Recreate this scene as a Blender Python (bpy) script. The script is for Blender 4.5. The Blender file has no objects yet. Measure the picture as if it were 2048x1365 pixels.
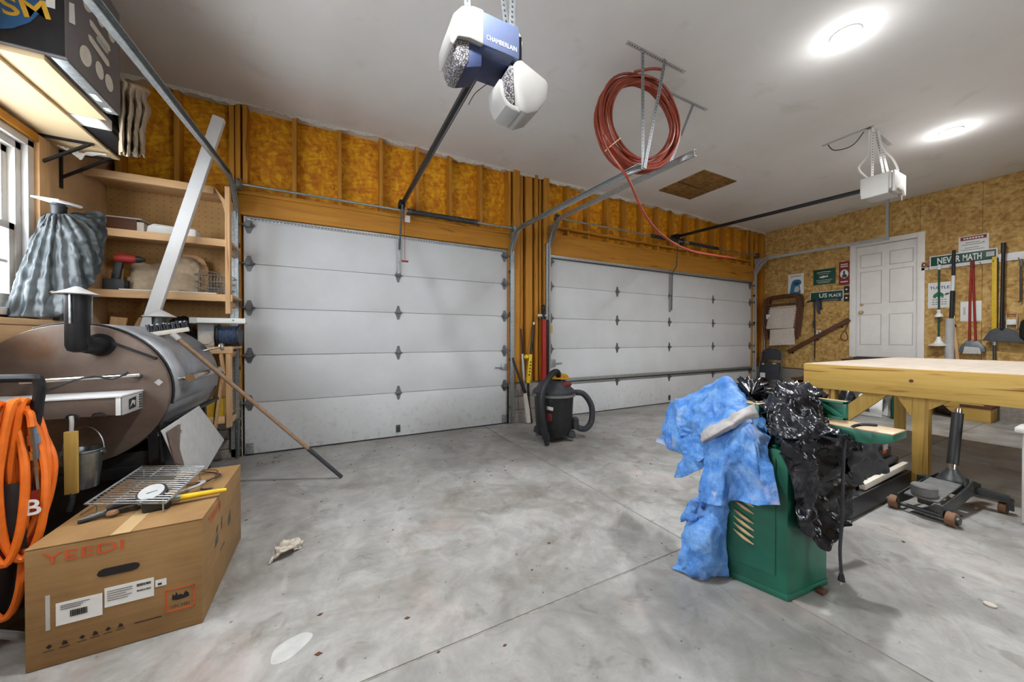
import bpy, bmesh, math, random
from mathutils import Vector, Matrix, noise
PI = math.pi
random.seed(7)
scene = bpy.context.scene
col = scene.collection

# ---------------------------------------------------------------- camera, sky, exposure
CAM_F, CAM_YAW, CAM_PITCH, CAM_H = 701.8, 0.4784, -0.0079, 1.2243   # focal length in pixels of the 2048-wide frame
cam_data = bpy.data.cameras.new('camera')
cam_data.sensor_width = 36.0
cam_data.lens = CAM_F / 2048 * 36.0
cam_data.clip_start = 0.05
cam = bpy.data.objects.new('camera', cam_data)
cam.location = (0, 0, CAM_H)
cam.rotation_euler = (PI / 2 + CAM_PITCH, 0, -CAM_YAW)
col.objects.link(cam)
scene.camera = cam

world = bpy.data.worlds.new('overcast_sky')
scene.world = world
world.use_nodes = True
wb = world.node_tree.nodes['Background']
wb.inputs['Color'].default_value = (0.86, 0.93, 1.0, 1)
wb.inputs['Strength'].default_value = 17.0

scene.view_settings.view_transform = 'Standard'
scene.view_settings.look = 'None'
scene.view_settings.gamma = 1.0
scene.view_settings.use_curve_mapping = False
scene.view_settings.exposure = -0.02
LAMP_POWER = 58.0        # watts of each ceiling puck light, downwards
LAMP_GLOW = 5.0          # watts of a point lamp added below it to brighten the ceiling
LAMP_COLOR = (.96, .98, 1.0)
scene.cycles.max_bounces = 5
scene.cycles.diffuse_bounces = 3
scene.cycles.glossy_bounces = 2
scene.cycles.caustics_reflective = False
scene.cycles.caustics_refractive = False
scene.cycles.use_adaptive_sampling = True
scene.cycles.adaptive_threshold = 0.05
scene.cycles.sample_clamp_indirect = 6.0
scene.cycles.use_denoising = True

# ---------------------------------------------------------------- room measures (metres)
D, W, H, L, BACK = 4.492, 8.853, 3.637, -1.773, -3.3
D1A, D1B, D2A, D2B, DT = -0.79, 2.257, 2.955, 8.341, 2.50      # garage door openings and their height

def ray(px, py):
    a = (px - 1024) / CAM_F; b = -(py - 682.5) / CAM_F
    sp, cp = math.sin(CAM_PITCH), math.cos(CAM_PITCH)
    dd = cp - b * sp; uu = sp + b * cp
    s, c = math.sin(CAM_YAW), math.cos(CAM_YAW)
    return Vector((a * c + dd * s, -a * s + dd * c, uu))
def at(px, py, x=None, y=None, z=None):
    """measured point: the sight line through a photo pixel cut at a known distance x, y or height z"""
    r = ray(px, py)
    t = x / r.x if x is not None else y / r.y if y is not None else (z - CAM_H) / r.z
    return Vector((0, 0, CAM_H)) + r * t

# ---------------------------------------------------------------- materials
M = {}
class NT:
    def __init__(s, name):
        m = bpy.data.materials.new(name); m.use_nodes = True
        s.m, s.t = m, m.node_tree
        s.b = s.t.nodes['Principled BSDF']; M[name] = m
    def n(s, kind, **kw):
        nd = s.t.nodes.new(kind)
        for k, v in kw.items():
            if hasattr(nd, k): setattr(nd, k, v)
            else: nd.inputs[k].default_value = v
        return nd
    def l(s, a, b): s.t.links.new(a, b)
    def pos(s, scale=(1, 1, 1), rot=(0, 0, 0)):
        g = s.n('ShaderNodeNewGeometry'); mp = s.n('ShaderNodeMapping')
        mp.inputs['Scale'].default_value = scale; mp.inputs['Rotation'].default_value = rot
        s.l(g.outputs['Position'], mp.inputs['Vector']); return mp.outputs['Vector']
    def noise(s, vec, scale, detail=4, rough=.55, dist=0):
        nd = s.n('ShaderNodeTexNoise'); nd.inputs['Scale'].default_value = scale; nd.inputs['Detail'].default_value = detail
        nd.inputs['Roughness'].default_value = rough; nd.inputs['Distortion'].default_value = dist
        s.l(vec, nd.inputs['Vector']); return nd.outputs['Fac']
    def ramp(s, fac, stops):
        r = s.n('ShaderNodeValToRGB'); el = r.color_ramp.elements
        while len(el) < len(stops): el.new(.5)
        for e, (p, c) in zip(el, stops):
            e.position = p; e.color = c if len(c) == 4 else (*c, 1)
        s.l(fac, r.inputs['Fac']); return r.outputs['Color']
    def mix(s, fac, a, b, mode='MIX'):
        x = s.n('ShaderNodeMix', data_type='RGBA', blend_type=mode)
        if isinstance(fac, (int, float)): x.inputs[0].default_value = fac
        else: s.l(fac, x.inputs[0])
        for i, v in ((6, a), (7, b)):
            if isinstance(v, tuple): x.inputs[i].default_value = v if len(v) == 4 else (*v, 1)
            else: s.l(v, x.inputs[i])
        return x.outputs[2]
    def bump(s, h, strength=.3, dist=.01):
        b = s.n('ShaderNodeBump'); b.inputs['Strength'].default_value = strength; b.inputs['Distance'].default_value = dist
        s.l(h, b.inputs['Height']); s.l(b.outputs['Normal'], s.b.inputs['Normal'])
    def col(s, c): s.l(c, s.b.inputs['Base Color'])
def srgb(r, g, b):
    f = lambda v: (v / 255 / 12.92) if v <= 10.3 else ((v / 255 + .055) / 1.055) ** 2.4
    return (f(r), f(g), f(b))
def plain(name, rgb, rough=.6, metal=0, mottle=.12, scale=25, bump=0):
    """painted or plastic surface with slight colour mottling"""
    t = NT(name); c = srgb(*rgb)
    v = t.noise(t.pos(), scale, 2)
    lo = tuple(x * (1 - mottle) for x in c); hi = tuple(min(1, x * (1 + mottle)) for x in c)
    t.col(t.ramp(v, [(.3, lo), (.7, hi)]))
    t.b.inputs['Roughness'].default_value = rough; t.b.inputs['Metallic'].default_value = metal
    if bump: t.bump(v, bump, .004)
    return t.m
def wood(name, lo, hi, axis, dark=None, rough=.65, fine=1.0):
    """board with grain running along one axis"""
    t = NT(name); sc = [26.0 * fine] * 3; sc['xyz'.index(axis)] = 1.6
    oi = t.n('ShaderNodeObjectInfo'); g = t.n('ShaderNodeNewGeometry')
    add = t.n('ShaderNodeVectorMath', operation='ADD'); t.l(g.outputs['Position'], add.inputs[0])
    mul = t.n('ShaderNodeVectorMath', operation='SCALE'); mul.inputs[0].default_value = (3.1, 5.7, 7.3)
    t.l(oi.outputs['Random'], mul.inputs['Scale']); t.l(mul.outputs[0], add.inputs[1])
    mp = t.n('ShaderNodeMapping'); mp.inputs['Scale'].default_value = sc; t.l(add.outputs[0], mp.inputs['Vector'])
    v = t.noise(mp.outputs['Vector'], 1.0, 5, .6, .6)
    c = t.ramp(v, [(.25, srgb(*lo)), (.75, srgb(*hi))])
    k = t.noise(mp.outputs['Vector'], .35, 2, .5, 2.5)
    kn = t.ramp(k, [(.64, (0, 0, 0)), (.72, (1, 1, 1))])
    dk = srgb(*(dark or [x * .55 for x in lo]))
    t.col(t.mix(kn, c, dk)); t.b.inputs['Roughness'].default_value = rough
    t.bump(v, .25, .003)
    return t.m
def osb(name, ramp, plane):
    t = NT(name)
    g = t.n('ShaderNodeNewGeometry'); sx = t.n('ShaderNodeSeparateXYZ'); t.l(g.outputs['Position'], sx.inputs[0])
    cb = t.n('ShaderNodeCombineXYZ')
    t.l(sx.outputs[{'xz': 0, 'yz': 1, 'xy': 0}[plane]], cb.inputs[0]); t.l(sx.outputs[1 if plane == 'xy' else 2], cb.inputs[1])
    wob = t.n('ShaderNodeTexNoise'); wob.inputs['Scale'].default_value = 2.6; t.l(cb.outputs[0], wob.inputs['Vector'])
    facs = []
    for i, (ang, s1, s2) in enumerate(((.3, 13, 36), (-.8, 12, 32), (1.45, 14, 34))):
        ad = t.n('ShaderNodeVectorMath', operation='MULTIPLY_ADD'); t.l(wob.outputs['Color'], ad.inputs[0]); ad.inputs[1].default_value = (.12, .12, 0)
        t.l(cb.outputs[0], ad.inputs[2])
        mp = t.n('ShaderNodeMapping'); mp.vector_type = 'TEXTURE'; mp.inputs['Rotation'].default_value = (0, 0, ang); mp.inputs['Scale'].default_value = (1 / s1, 1 / s2, 1)
        mp.inputs['Location'].default_value = (i * 3.3, i * 1.7, 0); t.l(ad.outputs[0], mp.inputs['Vector'])
        vo = t.n('ShaderNodeTexVoronoi'); vo.inputs['Scale'].default_value = 1; vo.voronoi_dimensions = '2D'; t.l(mp.outputs[0], vo.inputs['Vector'])
        bw = t.n('ShaderNodeSeparateColor'); t.l(vo.outputs['Color'], bw.inputs[0]); facs.append(bw.outputs[i % 3])
    m = t.n('ShaderNodeMath', operation='ADD'); t.l(facs[0], m.inputs[0]); t.l(facs[1], m.inputs[1])
    m2 = t.n('ShaderNodeMath', operation='ADD'); t.l(m.outputs[0], m2.inputs[0]); t.l(facs[2], m2.inputs[1])
    m3 = t.n('ShaderNodeMath', operation='DIVIDE'); t.l(m2.outputs[0], m3.inputs[0]); m3.inputs[1].default_value = 3
    c = t.ramp(m3.outputs[0], [(p, srgb(*rgb)) for p, rgb in ramp])
    big = t.noise(cb.outputs[0], 1.4, 3)
    c = t.mix(.5, c, t.ramp(big, [(.3, (.74, .68, .62)), (.7, (1, 1, 1))]), 'MULTIPLY')
    sp = t.noise(cb.outputs[0], 34, 2)
    mpp = t.n('ShaderNodeMapping'); mpp.inputs['Scale'].default_value = (14, 44, 1); t.l(cb.outputs[0], mpp.inputs['Vector'])
    spk = t.ramp(t.noise(mpp.outputs[0], 1, 2), [(.70, (0, 0, 0)), (.74, (.8, .8, .8))])
    c = t.mix(spk, c, srgb(62, 34, 14))
    t.col(c); t.b.inputs['Roughness'].default_value = .7; t.bump(m3.outputs[0], .15, .003)
    return t.m

osb('osb_front', [(.15, (196, 114, 2)), (.4, (218, 140, 4)), (.6, (232, 160, 8)), (.85, (246, 188, 28))], 'xz')
osb('osb_right', [(.15, (158, 120, 62)), (.4, (186, 146, 80)), (.6, (200, 162, 94)), (.85, (216, 182, 118))], 'yz')
osb('osb_hatch', [(.15, (96, 66, 26)), (.4, (128, 90, 40)), (.6, (143, 104, 50)), (.85, (160, 120, 64))], 'xy')
for ax in 'xyz':
    wood('stud_' + ax, (168, 108, 24), (198, 138, 40), ax, (112, 62, 14))
    wood('pine_' + ax, (196, 152, 104), (222, 184, 138), ax, (160, 104, 60))
    wood('bench_' + ax, (186, 146, 66), (206, 172, 92), ax, (120, 76, 30))
    wood('darkwood_' + ax, (78, 44, 24), (104, 62, 36), ax)
wood('broom_handle', (128, 100, 78), (160, 130, 102), 'x')
plain('benchtop', (188, 174, 158), .75, 0, .1, 9)
plain('plaster', (206, 198, 186), .9, 0, .15, 40, .4)
plain('tan_board', (204, 166, 122), .85, 0, .1, 6)
plain('white_paint', (226, 226, 226), .45, 0, .03, 10)
plain('white_plastic', (232, 230, 226), .35, 0, .03, 10)
plain('offwhite', (212, 204, 190), .6, 0, .06)
plain('cream_board', (226, 200, 158), .7, 0, .06, 6)
plain('steel', (168, 176, 178), .32, .9, .16, 30)
plain('galv', (176, 182, 184), .42, .8, .22, 60)
plain('dark_steel', (84, 88, 90), .45, .7, .2, 40)
plain('chrome', (206, 204, 200), .14, 1.0, .05, 20)
plain('black_metal', (26, 27, 30), .45, .2, .25, 30)
plain('black_plastic', (30, 31, 34), .5, 0, .25, 20)
plain('charcoal', (52, 54, 60), .6, 0, .2, 25)
plain('carton_grey', (104, 98, 97), .6, 0, .06, 10)
plain('grey_plastic', (112, 112, 112), .6, 0, .15, 25)
plain('lightgrey', (184, 184, 182), .6, 0, .08, 20)
plain('white_print', (232, 232, 228), .6, 0, .02)
plain('black_print', (28, 26, 26), .7, 0, .05)
plain('orange_print', (206, 82, 36), .75, 0, .08)
plain('yellow_print', (214, 168, 52), .6, 0, .1)
plain('yellow', (214, 176, 28), .5, 0, .1)
plain('yellow_cord', (208, 160, 34), .5, 0, .1)
plain('red', (150, 34, 26), .5, 0, .12)
plain('red_tube', (148, 60, 38), .42, 0, .18, 12)
plain('orange_hose', (228, 112, 30), .42, 0, .14, 14)
plain('green_sign', (22, 74, 58), .5, 0, .08)
plain('green_paint', (30, 104, 84), .38, 0, .16, 9)
plain('blue_paint', (44, 92, 138), .5, 0, .1)
plain('navy', (44, 56, 92), .4, 0, .1)
plain('opener_grey', (92, 103, 134), .4, 0, .04, 6)
plain('opener_white', (164, 162, 158), .45, 0, .04, 8)
plain('strap_steel', (138, 142, 144), .6, .45, .2, 60)
plain('hinge_steel', (112, 114, 116), .5, .5, .2, 40)
plain('house_white', (240, 236, 230), .5, 0, .03, 8)
plain('house_bead', (196, 192, 188), .6, 0, .03, 8)
plain('pale_concrete', (184, 184, 181), .6, 0, .10, 20)
plain('brown_rubber', (136, 100, 72), .7, 0, .15)
plain('canvas', (178, 160, 136), .9, 0, .14, 16, .2)
plain('linen', (196, 184, 172), .9, 0, .08, 30, .2)
plain('blue_ink', (46, 116, 150), .6, 0, .06)
plain('green_ink', (40, 120, 84), .6, 0, .06)
plain('red_sign', (128, 34, 32), .5, 0, .08)
plain('cable_blue', (70, 84, 112), .5, 0, .2)
plain('box_brown', (172, 132, 84), .85, 0, .08, 8)
plain('brick_grey', (150, 142, 134), .9, 0, .16, 40, .4)
plain('mortar', (108, 102, 96), .95, 0, .1, 40)
plain('tape', (196, 166, 120), .25, 0, .04, 8)
plain('machined_tan', (196, 168, 128), .4, .1, .06, 10)

# emissive lens of the ceiling lights
t = NT('lamp_lens'); t.b.inputs['Base Color'].default_value = (1, 1, 1, 1)
t.b.inputs['Emission Color'].default_value = (1, .97, .93, 1); t.b.inputs['Emission Strength'].default_value = 18
# glass
t = NT('glass'); tr = t.n('ShaderNodeBsdfTransparent'); gl = t.n('ShaderNodeBsdfGlossy'); gl.inputs['Roughness'].default_value = .02
mx = t.n('ShaderNodeMixShader'); mx.inputs[0].default_value = .06; t.l(tr.outputs[0], mx.inputs[1]); t.l(gl.outputs[0], mx.inputs[2]); t.l(mx.outputs[0], t.t.nodes['Material Output'].inputs['Surface'])
t = NT('lens_grid'); v = t.n('ShaderNodeTexVoronoi'); v.inputs['Scale'].default_value = 120; t.l(t.pos(), v.inputs['Vector'])
t.col(t.ramp(v.outputs['Distance'], [(.3, srgb(176, 170, 164)), (.55, srgb(66, 66, 74))])); t.b.inputs['Roughness'].default_value = .3
# concrete slab
t = NT('concrete'); p = t.pos()
a = t.noise(p, 1.1, 4, .6, .4); b = t.noise(p, 6, 5, .7, .5); c = t.noise(p, 60, 1)
base = t.ramp(a, [(.25, srgb(136, 134, 129)), (.5, srgb(162, 160, 156)), (.75, srgb(184, 184, 181))])
base = t.mix(.5, base, t.ramp(b, [(.32, srgb(112, 112, 110)), (.66, srgb(196, 197, 197))]), 'OVERLAY')
st = t.ramp(t.noise(p, 1.3, 5, .68, 1.4), [(.51, (0, 0, 0)), (.70, (.75, .75, .75))])
base = t.mix(st, base, srgb(112, 104, 94))
st3 = t.ramp(t.noise(p, 5.5, 3, .7, .6), [(.60, (0, 0, 0)), (.70, (.45, .45, .45))])
base = t.mix(st3, base, srgb(96, 90, 82))
s2 = t.ramp(t.noise(t.pos((1.6, .7, 1)), 2.1, 5, .7, .8), [(.60, (0, 0, 0)), (.74, (.36, .36, .36))])
base = t.mix(s2, base, srgb(198, 196, 190))
sp = t.ramp(t.noise(p, 22, 3, .6), [(.68, (0, 0, 0)), (.73, (.75, .75, .75))])
base = t.mix(sp, base, srgb(88, 80, 72))
rd = t.ramp(t.noise(t.pos((1, 1, 1), (0, 0, .7)), 1.7, 4, .55), [(.56, (0, 0, 0)), (.72, (.28, .28, .28))])
base = t.mix(rd, base, srgb(184, 150, 140))
t.col(base); t.l(t.ramp(b, [(.3, (.40, .40, .40)), (.7, (.62, .62, .62))]), t.b.inputs['Roughness'])
t.bump(c, .08, .003)
plain('joint_fill', (140, 135, 128), .9, 0, .22, 30)
# drywall ceiling
t = NT('drywall'); p = t.pos(); a = t.noise(p, .9, 4); b = t.noise(p, 120, 2)
c = t.ramp(a, [(.3, srgb(222, 218, 214)), (.7, srgb(232, 230, 228))])
sm = t.ramp(t.noise(p, 2.2, 4, .6, .5), [(.6, (0, 0, 0)), (.78, (.35, .35, .35))])
t.col(t.mix(sm, c, srgb(176, 168, 160))); t.b.inputs['Roughness'].default_value = .85; t.bump(b, .1, .003)
# garage door skin: off-white, fine vertical emboss, dirt near the floor
t = NT('door_skin'); p = t.pos((1, 1, 1)); a = t.noise(t.pos((160, 160, 6)), 1, 3); b = t.noise(p, 2.5, 5)
c = t.ramp(b, [(.3, srgb(204, 205, 206)), (.7, srgb(214, 216, 218))])
g = t.n('ShaderNodeNewGeometry'); sx = t.n('ShaderNodeSeparateXYZ'); t.l(g.outputs['Position'], sx.inputs[0])
mr = t.n('ShaderNodeMapRange'); mr.inputs['From Min'].default_value = .75; mr.inputs['From Max'].default_value = 0; t.l(sx.outputs[2], mr.inputs['Value'])
ns = t.ramp(t.noise(p, 14, 6, .7), [(.52, (0, 0, 0)), (.66, (1, 1, 1))])
mm = t.n('ShaderNodeMath', operation='MULTIPLY'); t.l(ns, mm.inputs[0]); t.l(mr.outputs[0], mm.inputs[1])
mm2 = t.n('ShaderNodeMath', operation='MULTIPLY'); t.l(mm.outputs[0], mm2.inputs[0]); mm2.inputs[1].default_value = .5
t.col(t.mix(mm2.outputs[0], c, srgb(176, 156, 126))); t.b.inputs['Roughness'].default_value = .5; t.bump(a, .08, .002)
# pegboard: tan board with a grid of punched holes
t = NT('pegboard'); g = t.n('ShaderNodeNewGeometry'); sx = t.n('ShaderNodeSeparateXYZ'); t.l(g.outputs['Position'], sx.inputs[0])
hx = []
for o in (0, 2):
    m1 = t.n('ShaderNodeMath', operation='MODULO'); ad = t.n('ShaderNodeMath', operation='ADD'); ad.inputs[1].default_value = 10
    t.l(sx.outputs[o], ad.inputs[0]); t.l(ad.outputs[0], m1.inputs[0]); m1.inputs[1].default_value = .0508
    s1 = t.n('ShaderNodeMath', operation='SUBTRACT'); t.l(m1.outputs[0], s1.inputs[0]); s1.inputs[1].default_value = .0254
    p1 = t.n('ShaderNodeMath', operation='MULTIPLY'); t.l(s1.outputs[0], p1.inputs[0]); t.l(s1.outputs[0], p1.inputs[1]); hx.append(p1)
ad = t.n('ShaderNodeMath', operation='ADD'); t.l(hx[0].outputs[0], ad.inputs[0]); t.l(hx[1].outputs[0], ad.inputs[1])
lt = t.n('ShaderNodeMath', operation='LESS_THAN'); t.l(ad.outputs[0], lt.inputs[0]); lt.inputs[1].default_value = .0045 ** 2
c = t.ramp(t.noise(t.pos(), 5, 4), [(.3, srgb(164, 126, 78)), (.7, srgb(190, 150, 96))])
t.col(t.mix(lt.outputs[0], c, srgb(112, 80, 44))); t.b.inputs['Roughness'].default_value = .75
# smoker end plate: heat-stained brown steel
t = NT('rusty_plate'); p = t.pos(); a = t.noise(p, 3.2, 5, .6, .5); b = t.noise(p, 18, 4)
c = t.ramp(a, [(.3, srgb(112, 97, 87)), (.6, srgb(130, 115, 105)), (.78, srgb(134, 96, 64))])
t.col(t.mix(.2, c, t.ramp(b, [(.3, srgb(70, 56, 48)), (.7, srgb(170, 156, 142))]), 'OVERLAY'))
t.b.inputs['Roughness'].default_value = .5; t.b.inputs['Metallic'].default_value = .45
# barrel steel: dark, smudged
t = NT('barrel_steel'); p = t.pos(); a = t.noise(p, 5, 5, .6, .4)
t.col(t.ramp(a, [(.3, srgb(132, 136, 142)), (.7, srgb(186, 190, 195))])); t.b.inputs['Metallic'].default_value = .7
t.l(t.ramp(a, [(.3, (.25, .25, .25)), (.7, (.5, .5, .5))]), t.b.inputs['Roughness'])
# blue tarp: woven poly with worn pale patches
t = NT('blue_tarp'); p = t.pos(); a = t.noise(p, 9, 8, .7, .6); b = t.noise(p, 46, 5, .65)
vo = t.n('ShaderNodeTexVoronoi', feature='DISTANCE_TO_EDGE'); vo.inputs['Scale'].default_value = 15
dn = t.n('ShaderNodeTexNoise'); dn.inputs['Scale'].default_value = 9; t.l(p, dn.inputs['Vector']); ml = t.n('ShaderNodeVectorMath', operation='MULTIPLY_ADD'); t.l(dn.outputs['Color'], ml.inputs[0]); ml.inputs[1].default_value = (.16, .16, .16); t.l(p, ml.inputs[2]); t.l(ml.outputs[0], vo.inputs['Vector'])
cr = t.ramp(vo.outputs['Distance'], [(.0, (.22, .22, .22)), (.025, (0, 0, 0))])
c = t.ramp(a, [(.28, srgb(46, 100, 176)), (.46, srgb(78, 138, 206)), (.60, srgb(120, 168, 220)), (.74, srgb(178, 192, 212))])
c = t.mix(.3, c, t.ramp(b, [(.3, srgb(60, 90, 140)), (.7, srgb(200, 208, 224))]), 'OVERLAY')
w_ = t.ramp(t.noise(p, 4, 5, .65, .8), [(.56, (0, 0, 0)), (.7, (.8, .8, .8))]); c = t.mix(w_, c, srgb(190, 184, 186))
t.col(t.mix(cr, c, srgb(176, 200, 228)))
t.b.inputs['Roughness'].default_value = .5; hb_ = t.n('ShaderNodeMath', operation='ADD'); t.l(a, hb_.inputs[0]); t.l(b, hb_.inputs[1]); t.bump(hb_.outputs[0], .5, .010)
# black polythene with dust
t = NT('black_poly'); p = t.pos(); a = t.noise(p, 7, 6, .65, .8); b = t.noise(p, 13, 4, .55, 1.6)
c = t.ramp(a, [(.48, srgb(24, 26, 32)), (.62, srgb(46, 47, 54)), (.78, srgb(120, 118, 120))])
t.col(c); t.b.inputs['Roughness'].default_value = .22; t.bump(b, .35, .012)
# grey-green grill cover
t = NT('grey_cover'); p = t.pos(); a = t.noise(p, 9, 5, .6)
t.col(t.ramp(a, [(.3, srgb(36, 42, 46)), (.7, srgb(64, 73, 76))])); t.b.inputs['Roughness'].default_value = .42; t.bump(a, .2, .006)
t = NT('pale_cover'); p = t.pos(); a = t.noise(p, 14, 5, .6)
t.col(t.ramp(a, [(.3, srgb(150, 148, 150)), (.7, srgb(206, 200, 196))])); t.b.inputs['Roughness'].default_value = .4; t.bump(a, .25, .006)
# cardboard
t = NT('cardboard'); p = t.pos(); a = t.noise(t.pos((4, 4, 60)), 1, 4); b = t.noise(p, 5, 5)
c = t.ramp(b, [(.3, srgb(134, 100, 58)), (.7, srgb(158, 122, 76))])
t.col(t.mix(.2, c, t.ramp(a, [(.3, srgb(106, 76, 42)), (.7, srgb(176, 142, 96))]))); t.b.inputs['Roughness'].default_value = .8; t.bump(a, .1, .002)
# chipped green enamel with scratches near the foot
t = NT('green_enamel'); p = t.pos(); a = t.noise(p, 3, 4); b = t.noise(p, 16, 6, .7)
c = t.ramp(a, [(.3, srgb(24, 88, 72)), (.7, srgb(40, 122, 100))])
ch = t.ramp(b, [(.68, (0, 0, 0)), (.72, (.7, .7, .7))])
t.col(t.mix(ch, c, srgb(150, 140, 116))); t.b.inputs['Roughness'].default_value = .35

# ---------------------------------------------------------------- geometry helpers
ORG = {}                                   # world position of each object's origin
V3 = lambda *a: Vector(a)
def frame(d):
    d = Vector(d).normalized()
    u = Vector((0, 0, 1)) if abs(d.z) < .95 else Vector((1, 0, 0))
    a = d.cross(u).normalized(); return a, d.cross(a).normalized()
class MB:
    """collects shapes in world coordinates; build() links them as ONE mesh object"""
    def __init__(s): s.v, s.f = [], []
    def add(s, vs, fs):
        o = len(s.v); s.v += [Vector(p) for p in vs]; s.f += [tuple(i + o for i in f) for f in fs]; return s
    def box(s, lo, hi):
        x0, y0, z0 = lo; x1, y1, z1 = hi
        return s.add([(x0, y0, z0), (x1, y0, z0), (x1, y1, z0), (x0, y1, z0), (x0, y0, z1), (x1, y0, z1), (x1, y1, z1), (x0, y1, z1)],
                     [(0, 3, 2, 1), (4, 5, 6, 7), (0, 1, 5, 4), (1, 2, 6, 5), (2, 3, 7, 6), (3, 0, 4, 7)])
    def obox(s, c, size, R=None):
        R = R or Matrix.Identity(3); h = [k / 2 for k in size]; c = Vector(c)
        P = [c + R @ Vector((sx * h[0], sy * h[1], sz * h[2])) for sz in (-1, 1) for sx, sy in ((-1, -1), (1, -1), (1, 1), (-1, 1))]
        return s.add(P, [(0, 3, 2, 1), (4, 5, 6, 7), (0, 1, 5, 4), (1, 2, 6, 5), (2, 3, 7, 6), (3, 0, 4, 7)])
    def bar(s, p0, p1, w, h, up=(0, 0, 1)):
        """rectangular bar from p0 to p1: w across, h along up"""
        p0, p1 = Vector(p0), Vector(p1); d = (p1 - p0).normalized(); up = Vector(up)
        a = d.cross(up)
        if a.length < 1e-4: a = d.cross(Vector((1, 0, 0)))
        a.normalize(); b = a.cross(d).normalized()
        P = [p + a * (sx * w / 2) + b * (sy * h / 2) for p in (p0, p1) for sx, sy in ((-1, -1), (1, -1), (1, 1), (-1, 1))]
        return s.add(P, [(0, 3, 2, 1), (4, 5, 6, 7), (0, 1, 5, 4), (1, 2, 6, 5), (2, 3, 7, 6), (3, 0, 4, 7)])
    def cyl(s, p0, p1, r0, r1=None, n=14):
        r1 = r0 if r1 is None else r1; p0, p1 = Vector(p0), Vector(p1); a, b = frame(p1 - p0)
        P = [p + (a * math.cos(2 * PI * i / n) + b * math.sin(2 * PI * i / n)) * r for p, r in ((p0, r0), (p1, r1)) for i in range(n)]
        F = [(i, (i + 1) % n, n + (i + 1) % n, n + i) for i in range(n)] + [tuple(range(n))[::-1], tuple(range(n, 2 * n))]
        return s.add(P, F)
    def tube(s, pts, r, n=8, caps=True, closed=False):
        pts = [Vector(p) for p in pts]; k = len(pts); P = []; a = None
        rr = r if isinstance(r, (list, tuple)) else [r] * k
        for i in range(k):
            t = (pts[(i + 1) % k] - pts[i - 1]) if closed else (pts[min(i + 1, k - 1)] - pts[max(i - 1, 0)])
            if t.length < 1e-7: t = Vector((0, 0, 1))
            t.normalize()
            if a is None: a, b = frame(t)
            else:
                a = a - t * a.dot(t)
                if a.length < 1e-5: a, b = frame(t)
                a.normalize(); b = t.cross(a)
            P += [pts[i] + (a * math.cos(2 * PI * j / n) + b * math.sin(2 * PI * j / n)) * rr[i] for j in range(n)]
        F = [(i * n + j, i * n + (j + 1) % n, ((i + 1) % k) * n + (j + 1) % n, ((i + 1) % k) * n + j) for i in range(k if closed else k - 1) for j in range(n)]
        if caps and not closed: F += [tuple(range(n))[::-1], tuple(range((k - 1) * n, k * n))]
        return s.add(P, F)
    def lathe(s, o, prof, n=20, axis=(0, 0, 1), caps=True):
        o = Vector(o); ax = Vector(axis).normalized(); a, b = frame(ax); P = []
        for r, h in prof:
            P += [o + ax * h + (a * math.cos(2 * PI * j / n) + b * math.sin(2 * PI * j / n)) * max(r, 1e-4) for j in range(n)]
        k = len(prof)
        F = [(i * n + j, i * n + (j + 1) % n, (i + 1) * n + (j + 1) % n, (i + 1) * n + j) for i in range(k - 1) for j in range(n)]
        if caps: F += [tuple(range(n))[::-1], tuple(range((k - 1) * n, k * n))]
        return s.add(P, F)
    def prism(s, poly, ext):
        poly = [Vector(p) for p in poly]; ext = Vector(ext); n = len(poly)
        return s.add(poly + [p + ext for p in poly], [tuple(range(n))[::-1], tuple(range(n, 2 * n))] + [(i, (i + 1) % n, n + (i + 1) % n, n + i) for i in range(n)])
    def grid(s, rows):
        m, n = len(rows), len(rows[0])
        return s.add([p for r in rows for p in r], [(i * n + j, i * n + j + 1, (i + 1) * n + j + 1, (i + 1) * n + j) for i in range(m - 1) for j in range(n - 1)])
    def build(s, name, mat, parent=None, bevel=0, smooth=True, org=None, label=None, cat=None, group=None, kind=None, solid=0, angle=35):
        me = bpy.data.meshes.new(name)
        if parent is not None: o = ORG[parent.name]
        elif org is not None: o = Vector(org)
        else:
            xs = [[p[i] for p in s.v] for i in range(3)]
            o = Vector(((min(xs[0]) + max(xs[0])) / 2, (min(xs[1]) + max(xs[1])) / 2, min(xs[2])))
        me.from_pydata([p - o for p in s.v], [], s.f); me.update()
        bm = bmesh.new(); bm.from_mesh(me)
        bmesh.ops.recalc_face_normals(bm, faces=bm.faces)
        if bevel: bmesh.ops.bevel(bm, geom=[e for e in bm.edges if len(e.link_faces) == 2 and e.calc_face_angle(0) > .6], offset=bevel, segments=2, profile=.6, affect='EDGES', clamp_overlap=True)
        bm.to_mesh(me); bm.free()
        if smooth:
            me.shade_smooth(); me.set_sharp_from_angle(angle=math.radians(angle))
        me.materials.append(M[mat])
        ob = bpy.data.objects.new(name, me); col.objects.link(ob)
        if parent is not None: ob.parent = parent
        else: ob.location = o
        ORG[ob.name] = o
        if solid:
            md = ob.modifiers.new('thickness', 'SOLIDIFY'); md.thickness = solid; md.offset = 0
        return tag(ob, label, cat, group, kind)
def tag(o, label=None, cat=None, group=None, kind=None):
    if label: o['label'] = label
    if cat: o['category'] = cat
    if group: o['group'] = group
    if kind: o['kind'] = kind
    return o
def thing(name, label, cat, loc, group=None, kind=None):
    o = bpy.data.objects.new(name, None); col.objects.link(o); o.location = loc; o.empty_display_size = .05
    ORG[o.name] = Vector(loc); return tag(o, label, cat, group, kind)
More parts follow.
